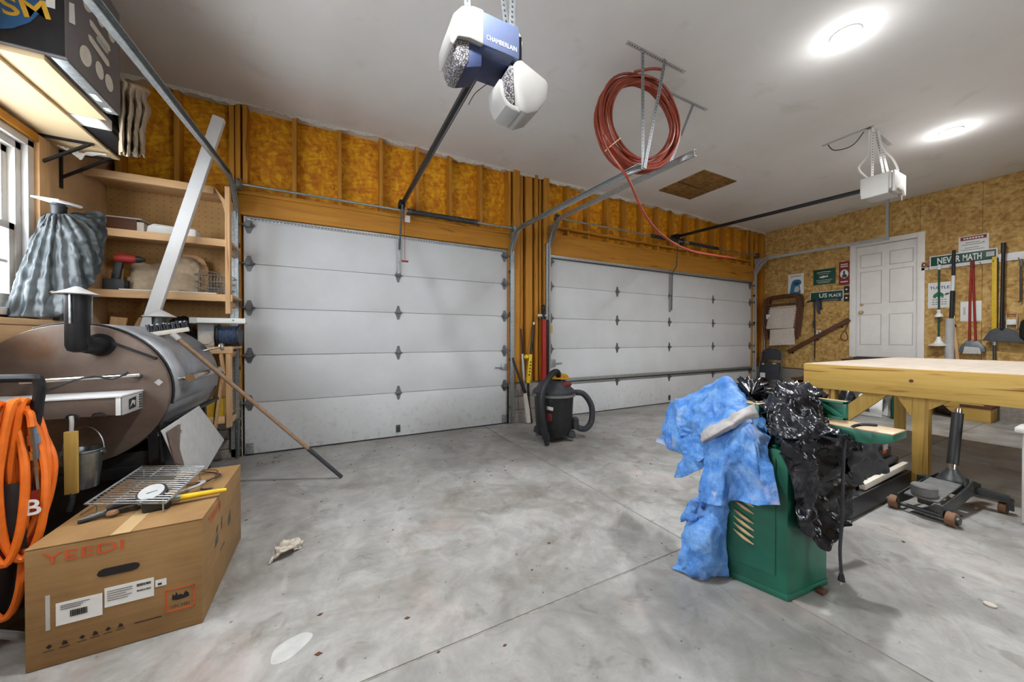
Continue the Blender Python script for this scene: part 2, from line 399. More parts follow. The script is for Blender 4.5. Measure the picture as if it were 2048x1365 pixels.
def copy_part(src, parent, off):
    """a copy of a part (and of its pieces) that shares mesh data, moved by off"""
    c = src.copy(); col.objects.link(c); c.parent = parent; c.location = Vector(src.location) + Vector(off)
    ORG[c.name] = ORG[src.name] + Vector(off)
    for ch in list(src.children):
        g = ch.copy(); col.objects.link(g); g.parent = c; ORG[g.name] = ORG[c.name]
    return c
def put(name, mat, lo, hi, parent=None, bevel=.003, **kw): return MB().box(lo, hi).build(name, mat, parent, bevel, **kw)
def spline(pts, n=8, closed=False):
    pts = [Vector(p) for p in pts]; k = len(pts); out = []
    for i in range(k if closed else k - 1):
        p0, p1, p2, p3 = (pts[(i + j) % k] if closed else pts[min(max(i + j, 0), k - 1)] for j in (-1, 0, 1, 2))
        for q in range(n):
            t = q / n
            out.append(.5 * ((2 * p1) + (p2 - p0) * t + (2 * p0 - 5 * p1 + 4 * p2 - p3) * t * t + (3 * p1 - p0 - 3 * p2 + p3) * t ** 3))
    if not closed: out.append(pts[-1])
    return out
def cloth(rows, n=6, m=6, crumple=.02, scale=6.0, fine=.006, seed=0, crease=0.0, cs=11.0, ridge=0, vert=1.0):
    """a draped sheet through rows of measured points, with folds"""
    rs = [spline(r, n) for r in rows]
    cc_ = [spline(c, m) for c in zip(*rs)]
    g = [list(r) for r in zip(*cc_)]
    R, C = len(g), len(g[0]); out = []
    for i in range(R):
        line = []
        for j in range(C):
            a = g[min(i + 1, R - 1)][j] - g[max(i - 1, 0)][j]; b = g[i][min(j + 1, C - 1)] - g[i][max(j - 1, 0)]
            nn = a.cross(b)
            nn = nn.normalized() if nn.length > 1e-9 else Vector((0, 0, 1))
            p = g[i][j]; q = Vector((p.x, p.y, p.z * vert)) * scale + Vector((seed * 3.1, seed * 1.7, seed))
            k = (abs(noise.noise(q)) - .25) * crumple * 2 + (abs(noise.noise(q * 2.3)) - .25) * crumple + noise.noise(q * 6) * fine
            if ridge:
                w1 = noise.noise_vector(q * .6) * .5
                k = sum(((.22 - min(.5, abs(noise.noise(q * f_ + w1 * f_)))) * a_) for f_, a_ in ((.55, 1.6), (1.2, 1.0), (2.7, .42), (5.5, .16))) * ridge * (1 if (i or seed) else 1)
            if crease:
                for f_, a_ in ((1.0, 1.0), (2.3, .5)):
                    d_ = noise.voronoi(p * cs * f_ + Vector((seed * 2.3, seed, seed * .7)))[0]
                    k += crease * a_ * (min(.35, d_[1] - d_[0]) / .35 - .6)
            line.append(p + nn * k)
        out.append(line)
    return out
def text(s, mat, parent, o, xd, yd, w=None, h=None, name='lettering', depth=.0015, bold=0):
    """flat lettering laid on a surface: o = lower left corner, xd / yd = reading direction and up"""
    cu = bpy.data.curves.new('lettering', 'FONT'); cu.body = s; cu.size = 1; cu.extrude = 0; cu.offset = bold; cu.resolution_u = 3
    ob = bpy.data.objects.new('lettering_tmp', cu); col.objects.link(ob)
    bpy.context.view_layer.update()
    me = bpy.data.meshes.new_from_object(ob.evaluated_get(bpy.context.evaluated_depsgraph_get()))
    bpy.data.objects.remove(ob); bpy.data.curves.remove(cu)
    me.name = name
    xs = [v.co.x for v in me.vertices]; ys = [v.co.y for v in me.vertices]
    x0, x1, y0, y1 = min(xs), max(xs), min(ys), max(ys)
    sy = h / (y1 - y0) if h else w / (x1 - x0); sx = w / (x1 - x0) if w else sy
    xd, yd, o = Vector(xd).normalized(), Vector(yd).normalized(), Vector(o); nn = xd.cross(yd)
    po = ORG[parent.name]
    for v in me.vertices: v.co = o + xd * ((v.co.x - x0) * sx) + yd * ((v.co.y - y0) * sy) + nn * depth - po
    me.materials.clear(); me.materials.append(M[mat])
    t = bpy.data.objects.new(name, me); col.objects.link(t); t.parent = parent; ORG[t.name] = po
    return t
def decal(name, mat, parent, o, xd, yd, poly, depth=.001, th=.0008):
    """flat print or label: 2-D polygon (metres) on a surface"""
    xd, yd, o = Vector(xd).normalized(), Vector(yd).normalized(), Vector(o); nn = xd.cross(yd)
    return MB().prism([o + xd * p[0] + yd * p[1] + nn * depth for p in poly], nn * th).build(name, mat, parent, smooth=False)
rect = lambda x, y, w, h: [(x, y), (x + w, y), (x + w, y + h), (x, y + h)]
ell = lambda x, y, a, b, n=18, r=0: [(x + a * math.cos(t) * math.cos(r) - b * math.sin(t) * math.sin(r), y + a * math.cos(t) * math.sin(r) + b * math.sin(t) * math.cos(r)) for t in (2 * PI * i / n for i in range(n))]
Rz = lambda a: Matrix.Rotation(a, 3, 'Z')

# ---------------------------------------------------------------- floor, ceiling, walls
floor = thing('floor', 'grey stained concrete garage floor with cut joints', 'floor', (0, 0, 0), kind='structure')
put('joint_bed', 'joint_fill', (L - .2, BACK - .2, -.15), (W + .2, D + .25, -.004), floor, 0)
xs, ys = [L - .2, 1.9, 5.62, W + .2], [BACK - .2, -1.75, 1.345, D + .25]
for i in range(3):
    for j in range(3):
        put('slab', 'concrete', (xs[i] + .006, ys[j] + .006, -.1), (xs[i + 1] - .006, ys[j + 1] - .006, 0), floor, .003)
MB().prism([(-.142 + .062 * math.cos(a_) * (1 + .12 * math.sin(3 * a_)) + .03 * math.sin(a_), 1.625 + .06 * math.sin(a_), .0003) for a_ in (2 * PI * i / 24 for i in range(24))], (0, 0, .0006)).build('pale_paint_spot', 'pale_concrete', floor, smooth=False)
ceiling = thing('ceiling', 'white drywall ceiling over the whole garage', 'ceiling', (0, 0, H), kind='structure')
put('drywall_panel', 'drywall', (L - .2, BACK - .2, H), (W + .2, D + .25, H + .1), ceiling, 0)

# front wall with the two garage doors: sheathing, studs, plates, headers, each its own piece
wf = thing('wall_front', 'orange strand board front wall with bare studs above the garage doors', 'wall', (0, D, 0), kind='structure')
YO = D + .115                                     # face of the recessed sheathing
put('sheathing', 'osb_front', (L - .2, YO, DT - .06), (W + .2, YO + .03, H), wf, 0)
put('sheathing', 'osb_front', (L - .2, YO, 0), (D1A + .06, YO + .03, DT), wf, 0)
put('sheathing', 'osb_front', (D1B - .06, YO, 0), (D2A + .06, YO + .03, DT), wf, 0)
put('sheathing', 'osb_front', (D2B - .06, YO, 0), (W + .2, YO + .03, DT), wf, 0)
SF = D - .01                                       # stud faces
def stud(x, z0, z1, w=.04, y0=SF): return put('stud', 'stud_z', (x, y0, z0), (x + w, YO, z1), wf, .002)
put('header', 'stud_x', (D1A - .06, D - .025, DT - .005), (D1B + .1, YO, 2.70), wf, .004)
put('plate', 'stud_x', (D1A - .06, D - .04, 2.70), (D1B + .08, YO, 2.742), wf, .003)
put('header', 'stud_x', (D2A - .04, D - .025, DT - .005), (D2B + .05, YO, 2.78), wf, .004)
put('plate', 'stud_x', (D2A - .04, D - .03, 2.78), (D2B + .05, YO, 2.82), wf, .003)
for px in (593, 683, 766, 838, 904, 965):          # studs over the left door
    x = at(px, 330, y=SF).x
    stud(x - .04, 2.742, H)
for x in (-.90, -.85, -.79): stud(x, 2.742 if x > -.8 else 0, H)
for x in (-1.32, -1.72): stud(x, 2.6, H)
k = 0
for i in range(13):                                # studs over the right door
    stud(3.30 + i * .405, 2.98, H); put('cripple', 'stud_z', (3.30 + i * .405, D - .012, 2.82), (3.34 + i * .405, YO, 2.90), wf, .002)
put('plate', 'stud_x', (D2A, D + .02, 2.93), (D2B, YO, 2.965), wf, .002)
for x, w, dy in ((2.262, .04, 0), (2.34, .10, -.02), (2.46, .045, .01), (2.55, .11, .0), (2.70, .045, -.02), (2.78, .04, .01), (2.86, .09, -.01)):   # post between the doors
    put('post', 'stud_z', (x, D - .02 + dy, .59 if x < 2.75 else 0.59), (x + w, YO, H), wf, .003)
for x in (8.35, 8.45, 8.80): put('stud', 'stud_z', (x, SF, 0), (x + .04, YO, H), wf, .002)
for xa_, xb_ in ((D1A, D1B), (D2A, D2B)):                # boards added behind the door edges to block leaking daylight
    for x0_ in (xa_ - .04, xb_ - .06): put('light_block_board', 'stud_z', (x0_, D + .074, 0), (x0_ + .10, YO + .04, DT + .02), wf, 0)
    put('light_block_board', 'stud_x', (xa_ - .04, D + .074, DT - .06), (xb_ + .04, YO + .04, DT + .02), wf, 0)
def blocks(x0, x1, z1, y0, y1, bw=.3, bh=.19, n=None):
    put('mortar_bed', 'mortar', (x0, y0 + .006, 0), (x1, y1, z1), wf, 0)
    z, row = 0.0, 0
    while z < z1 - .05:
        x = x0 - (bw / 2 if row % 2 else 0)
        while x < x1:
            a, b = max(x, x0), min(x + bw - .01, x1)
            if b - a > .03: put('block', 'brick_grey', (a, y0, z + .004), (b, y0 + .05, min(z + bh - .008, z1)), wf, .004)
            x += bw
        z += bh; row += 1
blocks(D1B + .012, D2A - .012, .585, D - .03, YO)
blocks(L - .1, D1A - .012, .60, D - .01, YO, .4, .1)
put('footing', 'brick_grey', (D2B + .01, D - .02, 0), (W, YO, .57), wf, .004)

def jagged_trim(name, p0, p1, drop, depth, seed, label):
    """torn drywall edge that runs along the top of a wall"""
    mb = MB(); p0, p1 = Vector(p0), Vector(p1); n = int((p1 - p0).length / .035)
    top, bot = [], []
    for i in range(n + 1):
        p = p0.lerp(p1, i / n)
        d = drop * (.7 + .9 * noise.noise(Vector((i * .17, seed, 0))) + .5 * noise.noise(Vector((i * .9, seed, 3))))
        bot.append(p - Vector((0, 0, max(.008, d)))); top.append(p + Vector((0, 0, 0)))
    f = Vector(depth)
    mb.grid([top, bot]); mb.grid([[q + f for q in top], [q + f for q in bot]]); mb.grid([bot, [q + f for q in bot]])
    return mb.build(name, 'plaster', smooth=False, label=label, cat='trim', kind='structure')
jagged_trim('trim_1', (L, SF - .012, H), (W, SF - .012, H), .055, (0, .012, 0), 1.3, 'torn white drywall edge along the top of the front wall')

# right wall: strand board sheets over a concrete footing, opening for the house door
wr = thing('wall_right', 'tan strand board right wall hung with signs and tools', 'wall', (W, 0, 0), kind='structure')
DY0, DY1, DZ0, DZ1 = 2.13, 2.905, .872, 2.93
def sheet(y0, y1, z0, z1): put('board_sheet', 'osb_right', (W, y0 + .002, z0), (W + .02, y1 - .002, z1), wr, 0)
ysq = [BACK - .2, -1.95, -.73, .5, 1.46, DY0 - .03]
for a, b in zip(ysq[:-1], ysq[1:]): sheet(a, b, .57, H)
sheet(DY0 - .03, DY1 + .03, DZ1, H); sheet(DY0 - .03, DY1 + .03, .57, DZ0 - .02)
sheet(DY1 + .03, 4.0, .57, H); sheet(4.0, D + .2, .57, H)
put('footing', 'brick_grey', (W - .012, BACK - .2, 0), (W + .02, D + .2, .57), wr, .003)
put('sill_plate', 'darkwood_y', (W - .016, DY1, .565), (W + .01, D, .585), wr, .002)
put('backing', 'tan_board', (W + .10, BACK - .2, 0), (W + .15, D + .2, H), wr, 0)

# left wall with a window opening, and a second one cut for the added window
WY0, WY1, WZ0, WZ1 = 2.35, 3.53, 1.41, 2.50
wl = thing('wall_left', 'tan painted board wall on the left with a window', 'wall', (L, 0, 0), kind='structure')
VY0, VY1 = .55, 2.1
for lo, hi in (((L - .14, BACK - .2, 0), (L, VY0, H)), ((L - .14, VY1, 0), (L, WY0, H)), ((L - .14, VY0, 0), (L, VY1, WZ0)), ((L - .14, VY0, WZ1), (L, VY1, H)), ((L - .14, WY1, 0), (L, D + .2, H)), ((L - .14, WY0, 0), (L, WY1, WZ0)), ((L - .14, WY0, WZ1), (L, WY1, H))):
    put('wall_board', 'tan_board', lo, hi, wl, 0)
# back wall, behind the camera
wbk_ = thing('wall_back', 'plain strand board wall at the back of the garage', 'wall', (3.5, BACK, 0), kind='structure')
UX0, UX1 = 2.4, 3.7
for lo, hi in (((L - .2, BACK - .1, 0), (UX0, BACK, H)), ((UX1, BACK - .1, 0), (W + .2, BACK, H)), ((UX0, BACK - .1, 0), (UX1, BACK, 1.1)), ((UX0, BACK - .1, 2.5), (UX1, BACK, H))): put('wall_board', 'osb_right', lo, hi, wbk_, 0)

def added_window(name, label, lo, hi, ax):
    w = thing(name, label, 'window', ((lo[0] + hi[0]) / 2, (lo[1] + hi[1]) / 2, lo[2]), kind='structure')
    k = 0 if ax == 'x' else 1; f = .06
    for a, b in ((lo[k], lo[k] + f), (hi[k] - f, hi[k]), ((lo[k] + hi[k]) / 2 - f / 2, (lo[k] + hi[k]) / 2 + f / 2)):
        l2, h2 = list(lo), list(hi); l2[k], h2[k] = a, b; put('window_frame', 'white_plastic', l2, h2, w, .003)
    for a, b in ((lo[2], lo[2] + f), (hi[2] - f, hi[2])):
        l2, h2 = list(lo), list(hi); l2[2], h2[2] = a, b; put('window_frame', 'white_plastic', l2, h2, w, .003)
    l2, h2 = list(lo), list(hi); j = 1 - k; m_ = (lo[j] + hi[j]) / 2; l2[j], h2[j] = m_ - .003, m_ + .003; put('pane', 'glass', l2, h2, w, 0)
added_window('fill_window_left', 'unseen white window added in the left wall for more daylight', (L - .1, VY0, WZ0), (L - .03, VY1, WZ1), 'y')  # added out of view to brighten the left side
added_window('fill_window_back', 'unseen white window added in the back wall for soft daylight', (UX0, BACK - .08, 1.1), (UX1, BACK - .02, 2.5), 'x')  # added behind the camera for soft frontal light
# window: double-hung, white vinyl
w1 = thing('window_1', 'white double hung window in the left wall', 'window', (L, 2.94, WZ0), kind='structure')
mb = MB(); fw = .05
for lo, hi in (((L - .12, WY0, WZ0), (L - .02, WY0 + fw, WZ1)), ((L - .12, WY1 - fw, WZ0), (L - .02, WY1, WZ1)), ((L - .12, WY0, WZ1 - fw), (L - .02, WY1, WZ1)), ((L - .12, WY0, WZ0), (L - .02, WY1, WZ0 + fw))): mb.box(lo, hi)
mb.build('window_frame', 'white_plastic', w1, .004)
zm = 1.94
for nm, z0, z1, x in (('upper_sash', zm - .02, WZ1 - fw, L - .085), ('lower_sash', WZ0 + fw, zm + .02, L - .055)):
    mb = MB(); a, b = WY0 + fw, WY1 - fw
    for lo, hi in (((x, a, z0), (x + .03, a + .045, z1)), ((x, b - .045, z0), (x + .03, b, z1)), ((x, a, z0), (x + .03, b, z0 + .045)), ((x, a, z1 - .045), (x + .03, b, z1))): mb.box(lo, hi)
    sh = mb.build(nm, 'white_plastic', w1, .003)
    put('pane', 'glass', (x + .012, a + .03, z0 + .03), (x + .018, b - .03, z1 - .03), sh, 0)
    put('muntin', 'white_plastic', (x + .009, (a + b) / 2 - .01, z0 + .03), (x + .021, (a + b) / 2 + .01, z1 - .03), sh, 0)
    put('muntin', 'white_plastic', (x + .009, a + .03, (z0 + z1) / 2 - .01), (x + .021, b - .03, (z0 + z1) / 2 + .01), sh, 0)
put('inner_trim', 'white_paint', (L - .02, WY1 - .004, WZ0 - .02), (L + .012, WY1 + .05, WZ1 + .04), w1, .003)
put('inner_trim', 'white_paint', (L - .02, WY0 - .05, WZ1 - .004), (L + .012, WY1 + .05, WZ1 + .045), w1, .003)
put('window_sill', 'white_paint', (L - .02, WY0 - .05, WZ0 - .045), (L + .06, WY1 + .06, WZ0), w1, .004)
put('trim_2', 'pine_z', (L, WY1 + .052, 1.30), (L + .035, WY1 + .155, 2.60), None, .003, label='bare yellow wood casing at the right of the window', cat='trim', kind='structure')
put('trim_3', 'stud_y', (L, WY0 - .1, WZ1 + .047), (L + .035, WY1 + .05, 2.60), None, .003, label='bare yellow wood strip over the window', cat='trim', kind='structure')

# ---------------------------------------------------------------- garage doors
hinge_src = None
def hinge_shape(mb, x, y, z, w=.055, h=.17):
    """winged centre hinge: two tapered leaves and a barrel"""
    for sgn in (1, -1):
        P = [(x - w * .55, y, z + sgn * .012), (x + w * .55, y, z + sgn * .012), (x + w * .2, y, z + sgn * h * .5), (x - w * .2, y, z + sgn * h * .5)]
        mb.prism(P if sgn > 0 else P[::-1], (0, -.006, 0))
    mb.box((x - w * .55, y - .02, z - .016), (x + w * .55, y, z + .016)); mb.cyl((x - w * .75, y - .016, z), (x + w * .75, y - .016, z), .011)
def roller_shape(mb, x, y, z, s):
    """edge hinge with a stem and roller towards the track on side s"""
    hinge_shape(mb, x, y, z, .07, .16); mb.cyl((x, y - .035, z), (x + s * .09, y - .035, z), .007); mb.cyl((x + s * .075, y - .035, z), (x + s * .10, y - .035, z), .022)
    mb.box((x - .02, y - .045, z - .02), (x + .02, y, z + .02))
def garage_door(name, xa, xb, zs, hx, label, wide):
    g = thing(name, label, 'garage door', ((xa + xb) / 2, D, 0), kind='structure')
    yf = D + .012
    for z0, z1 in zip(zs[:-1], zs[1:]):
        put('section', 'door_skin', (xa, yf, z0 + .0025), (xb, yf + .045, z1 - .0025), g, .004)
    put('light_block_sheet', 'lightgrey', (xa, yf + .018, .02), (xb, yf + .06, zs[-1] - .01), g, 0)  # added sheet, keeps daylight from leaking between the sections
    put('bottom_seal', 'black_plastic', (xa, yf + .004, 0), (xb, yf + .04, .012), g, 0)
    first = None
    for z in zs[1:-1]:
        for x in hx:
            if first is None:
                mb = MB(); hinge_shape(mb, x, yf, z); first = mb.build('hinge', 'hinge_steel', g); fx = (x, z)
            else: copy_part(first, g, (x - fx[0], 0, z - fx[1]))
    for x, s in ((xa + .045, -1), (xb - .045, 1)):
        f2 = None
        for z in zs[1:-1] + [zs[-1] - .10]:
            if f2 is None:
                mb = MB(); roller_shape(mb, x, yf, z, s); f2 = mb.build('roller_hinge', 'hinge_steel', g); fz = z
            else: copy_part(f2, g, (0, 0, z - fz))
        put('bottom_bracket', 'galv', (x - .035, yf - .015, .02), (x + .035, yf, .13), g, .003)
    return g, yf
g1, yf = garage_door('door_1', D1A, D1B, [.012, .55, 1.045, 1.54, 2.0, DT - .005], [.75], 'narrow white sectional garage door beside the shelves', False)
put('top_strut', 'galv', (D1A + .03, yf - .012, DT - .05), (D1B - .02, yf, DT - .012), g1, .003)
mb = MB()
for i in range(90): mb.box((D1A + .06 + i * .0325, yf - .0145, DT - .042), (D1A + .078 + i * .0325, yf - .011, DT - .034))
mb.build('strut_holes', 'dark_steel', g1, smooth=False, kind='stuff')
put('centre_strut', 'galv', (.733, yf - .022, 2.02), (.767, yf, DT - .06), g1, .003)
put('lock_bolt', 'galv', (D1B - .10, yf - .03, .78), (D1B - .02, yf, .86), g1, .004)
MB().cyl((D1B - .19, yf - .018, .815), (D1B - .08, yf - .018, .815), .010).build('lock_handle', 'galv', g1)
put('lift_plate', 'dark_steel', (.72, yf - .012, .06), (.77, yf, .15), g1, .003)
g2, yf = garage_door('door_2', D2A, D2B, [.012, .50, 1.06, 1.53, 2.02, DT - .005], [4.36, 5.67, 6.985], 'wide white sectional garage door left of the house door', True)
put('top_strut', 'galv', (D2A + .02, yf - .03, DT - .045), (D2B - .02, yf, DT + .01), g2, .005)
put('top_strut_lip', 'dark_steel', (D2A + .02, yf - .032, DT - .06), (D2B - .02, yf, DT - .046), g2, .003)
put('bottom_strut', 'dark_steel', (D2A + .02, yf - .045, .535), (D2B - .02, yf, .555), g2, .003)
put('bottom_strut', 'galv', (D2A + .02, yf - .05, .557), (D2B - .02, yf, .60), g2, .004)
put('centre_strut', 'galv', (5.655, yf - .022, 1.72), (5.69, yf, DT - .07), g2, .003)
put('lock_bolt', 'galv', (D2A + .03, yf - .03, .79), (D2A + .12, yf, .90), g2, .004)
MB().cyl((D2A + .10, yf - .018, .84), (D2A + .24, yf - .018, .84), .010).build('lock_handle', 'galv', g2)
put('warning_tag', 'yellow', (D2A + .03, yf - .004, 1.30), (D2A + .08, yf, 1.42), g2, 0)
put('lift_plate', 'dark_steel', (5.65, yf - .012, .06), (5.70, yf, .15), g2, .003)

# ---------------------------------------------------------------- house door
hd = thing('door_3', 'white six panel house door with brass knob in the right wall', 'door', (W, 2.52, DZ0), kind='structure')
put('door_leaf', 'house_white', (W + .03, DY0, DZ0 + .01), (W + .07, DY1, DZ1), hd, .003)
for y0, y1 in ((2.19, 2.46), (2.58, 2.85)):
    for z0, z1 in ((DZ0 + .24, DZ0 + .78), (DZ0 + 1.0, DZ0 + 1.58), (DZ0 + 1.68, DZ0 + 1.9)):
        mb = MB().box((W + .024, y0, z0), (W + .032, y1, z1)); mb.build('panel', 'house_white', hd, .006)
        mb = MB()
        for lo, hi in (((y0 - .012, z0 - .012), (y1 + .012, z0)), ((y0 - .012, z1), (y1 + .012, z1 + .012)), ((y0 - .012, z0), (y0, z1)), ((y1, z0), (y1 + .012, z1))): mb.box((W + .027, lo[0], lo[1]), (W + .031, hi[0], hi[1]))
        mb.build('panel_bead', 'house_bead', hd, 0)
for y0, y1, z0, z1 in ((DY0 - .09, DY0 - .004, DZ0, DZ1 + .09), (DY1 + .004, DY1 + .09, DZ0, DZ1 + .09), (DY0 - .004, DY1 + .004, DZ1 + .004, DZ1 + .09)):
    put('casing', 'house_white', (W - .022, y0, z0), (W + .0, y1, z1), hd, .004)
put('jamb', 'white_paint', (W, DY1 - .002, DZ0), (W + .09, DY1 + .03, DZ1), hd, 0); put('jamb', 'white_paint', (W, DY0 - .03, DZ0), (W + .09, DY0 + .002, DZ1), hd, 0); put('jamb', 'white_paint', (W, DY0, DZ1 - .002), (W + .09, DY1, DZ1 + .02), hd, 0)
put('threshold', 'dark_steel', (W - .05, DY0 - .02, DZ0 - .025), (W + .07, DY1 + .02, DZ0), hd, .003)
for z, r in ((DZ0 + .98, .027), (DZ0 + .84, .032)):
    MB().lathe((W + .03, DY1 - .07, z), [(r * .9, 0), (r, .01), (.012, .012), (.012, .03), (r * .9, .035), (r * .95, .055), (r * .5, .068)] if r > .03 else [(r, 0), (r, .014), (r * .7, .02)], 16, (-1, 0, 0)).build('knob' if r > .03 else 'deadbolt', 'machined_tan', hd)

# ---------------------------------------------------------------- ceiling lights
def ceiling_light(x, y, label):
    g = thing('ceiling_light', label, 'light', (x, y, H), 'round puck lights on the ceiling')
    MB().lathe((x, y, H), [(.095, 0), (.095, -.008), (.085, -.016), (.07, -.018)], 28).build('trim_ring', 'white_plastic', g)
    MB().lathe((x, y, H), [(.072, -.016), (.07, -.026), (.05, -.034), (.02, -.038)], 24).build('lens', 'lamp_lens', g)
    ld = bpy.data.lights.new('lamp_light', 'AREA'); ld.shape = 'DISK'; ld.size = .15; ld.energy = LAMP_POWER; ld.spread = math.radians(150); ld.color = LAMP_COLOR
    lo = bpy.data.objects.new('lamp_light', ld); col.objects.link(lo); lo.parent = g; lo.location = (0, 0, -.045)
    pd = bpy.data.lights.new('lamp_glow', 'POINT'); pd.shadow_soft_size = .05; pd.energy = LAMP_GLOW; pd.color = LAMP_COLOR
    pg = bpy.data.objects.new('lamp_glow', pd); col.objects.link(pg); pg.parent = g; pg.location = (0, 0, -.15)
for x, y, lb in ((3.64, 1.27, 'round ceiling light nearest the camera, above the blue tarp'), (6.42, 1.29, 'round ceiling light farther back, right of the far door opener'),
                 (.45, 1.35, 'round ceiling light over the left garage bay near the left opener')):
    ceiling_light(x, y, lb)

# ---------------------------------------------------------------- attic hatch
hp = thing('attic_hatch', 'brown strand board attic hatch of two panels in the ceiling', 'hatch', (5.14, 3.6, H))
put('hatch_panel', 'osb_hatch', (4.755, 3.63, H - .012), (5.54, 3.99, H + .004), hp, .002)
put('hatch_panel', 'osb_hatch', (4.755, 3.205, H - .012), (5.54, 3.615, H + .004), hp, .002)
put('seam_strip', 'darkwood_x', (4.75, 3.612, H - .018), (5.3, 3.634, H - .004), hp, .001)

# ---------------------------------------------------------------- door tracks
def track(name, pts, label, mat='galv', w=.052, flange=.028, side=1):
    """C-section steel track along a path: web plus two lips"""
    root = thing(name, label, 'door track', (pts[0][0], pts[0][1], 0), 'garage door tracks')
    P = [Vector(p) for p in pts]; mb = MB()
    rows = []
    for i, p in enumerate(P):
        t = (P[min(i + 1, len(P) - 1)] - P[max(i - 1, 0)]).normalized()
        a = Vector((1, 0, 0)); n = t.cross(a).normalized()
        prof = [(side * -flange * .55, w * .42), (side * -flange * .55, w * .5), (side * flange * .5, w * .5), (side * flange * .5, -w * .5), (side * -flange * .55, -w * .5), (side * -flange * .55, -w * .42)]
        rows.append([p + a * u + n * v for u, v in prof])
    mb.grid(rows); mb.build('rail', mat, root, solid=.003)
    return root
def track_path(x, yw, yend, zr, zend, r=.34):
    pts = [(x, yw, z) for z in (.02, .5, 1.0, 1.5, 2.0, zr - r)]
    for i in range(1, 13):
        a = i / 12 * PI / 2; pts.append((x, yw - r + r * math.cos(a), zr - r + r * math.sin(a)))
    n = 8
    for i in range(1, n + 1): pts.append((x, (yw - r) + (yend - (yw - r)) * i / n, zr + (zend - zr) * i / n))
    return pts
YT = D - .045
def track_extras(root, x, s, zr):
    """slotted wall angle and brackets that carry the vertical track"""
    a = MB().box((x + s * .02, YT - .01, .1), (x + s * .06, YT - .006, zr - .25)); a.box((x + s * .056, YT - .01, .1), (x + s * .06, D - .01, zr - .25)); a.build('wall_angle', 'galv', root)
    for z in (.22, .9, 1.55, 2.15): put('bracket', 'dark_steel', (x - .025, YT - .006, z), (x + .025, D - .02, z + .04), root, .002)
    MB().prism([(x, YT - .03, zr - .33), (x, YT + .02, zr + .02), (x, YT - .30, zr + .03)], (.004, 0, 0)).build('gusset', 'galv', root)
t1 = track('door_track', track_path(-.835, YT, .7, 2.76, 2.45), 'galvanised track at the left edge of the narrow garage door', side=-1); track_extras(t1, -.835, -1, 2.76)
t2 = track('door_track', track_path(2.285, YT, 2.10, 2.72, 2.645), 'galvanised track right of the narrow garage door, under the red coil', side=1); track_extras(t2, 2.285, 1, 2.72)
t3 = track('door_track', track_path(2.935, YT, 2.06, 2.95, 2.90), 'galvanised track at the left edge of the wide garage door', side=-1); track_extras(t3, 2.935, -1, 2.9)
t4 = track('door_track', track_path(8.385, YT, 2.34, 2.95, 2.92), 'grey track at the right edge of the wide garage door', 'lightgrey', side=1); track_extras(t4, 8.385, 1, 2.95)
MB().bar((8.385, 2.36, 2.93), (8.385, 2.36, H), .035, .035).build('drop_angle', 'galv', t4)
# perforated hangers of tracks 2 and 3
def perforated(p0, p1, w, parent, name, mat='strap_steel', hole='dark_steel', up=(0, 1, 0), step=.03):
    p0, p1 = Vector(p0), Vector(p1)
    o = MB().bar(p0, p1, w, .003, up).build(name, mat, parent)
    d = (p1 - p0).normalized(); a = d.cross(Vector(up)).normalized(); b = a.cross(d).normalized(); n = int((p1 - p0).length / step); mb = MB()
    for i in range(1, n):
        c = p0 + d * (i * step)
        mb.bar(c - d * .006, c + d * .006, w * .3, .0048, up)
    h = mb.build('strap_holes', hole, o if parent is not None else o, smooth=False, kind='stuff')
    return o
perforated((2.15, 2.12, H - .004), (2.86, 2.12, H - .004), .035, t2, 'ceiling_strip', 'lightgrey', up=(0, 0, 1))
perforated((2.315, 2.10, 2.63), (2.315, 2.105, H - .006), .034, t2, 'hanger_strap')
perforated((2.33, 2.095, 2.64), (2.575, 2.095, H - .006), .034, t2, 'hanger_strap')
perforated((2.86, 2.36, H - .004), (3.54, 2.36, H - .004), .035, t3, 'ceiling_strip', 'lightgrey', up=(0, 0, 1))
perforated((3.32, 2.36, H - .006), (2.95, 2.34, 2.93), .03, t3, 'hanger_strap')

# ---------------------------------------------------------------- torsion shafts and springs
s1 = thing('torsion_spring_shaft', 'steel shaft with dark spring across the narrow garage door header', 'spring shaft', (.75, D - .1, 2.76))
MB().cyl((-.85, D - .12, 2.765), (2.33, D - .12, 2.765), .014).build('shaft', 'steel', s1)
MB().cyl((.88, D - .12, 2.765), (1.70, D - .12, 2.765), .030, n=16).build('spring', 'dark_steel', s1)
mb = MB()
for i in range(60): mb.lathe((.89 + i * .0135, D - .12, 2.765), [(.030, 0), (.0335, .004), (.030, .008)], 14, (1, 0, 0), caps=False)
mb.build('spring_coils', 'black_metal', s1, kind='stuff')
for x in (.865, 1.72): MB().cyl((x - .025, D - .12, 2.765), (x + .02, D - .12, 2.765), .036).build('spring_cone', 'dark_steel', s1)
put('anchor_bracket', 'galv', (.80, D - .14, 2.68), (.812, D - .06, 2.80), s1, .002)
put('warning_label', 'white_print', (.802, D - .125, 2.63), (.87, D - .12, 2.71), s1, 0)
for x in (-.80, 2.27):
    MB().lathe((x - .02, D - .12, 2.765), [(.03, 0), (.055, .005), (.05, .012), (.05, .035), (.055, .04), (.03, .05)], 18, (1, 0, 0)).build('cable_drum', 'steel', s1)
    put('bearing_plate', 'galv', (x + (-.05 if x < 0 else .045), D - .13, 2.70), (x + (-.045 if x < 0 else .05), D - .05, 2.81), s1, .002)
s2 = thing('torsion_spring_shaft', 'long thin shaft with two twisted springs over the wide garage door', 'spring shaft', (5.6, D - .1, 3.03))
MB().cyl((2.98, D - .12, 3.03), (8.36, D - .12, 3.03), .013).build('shaft', 'steel', s2)
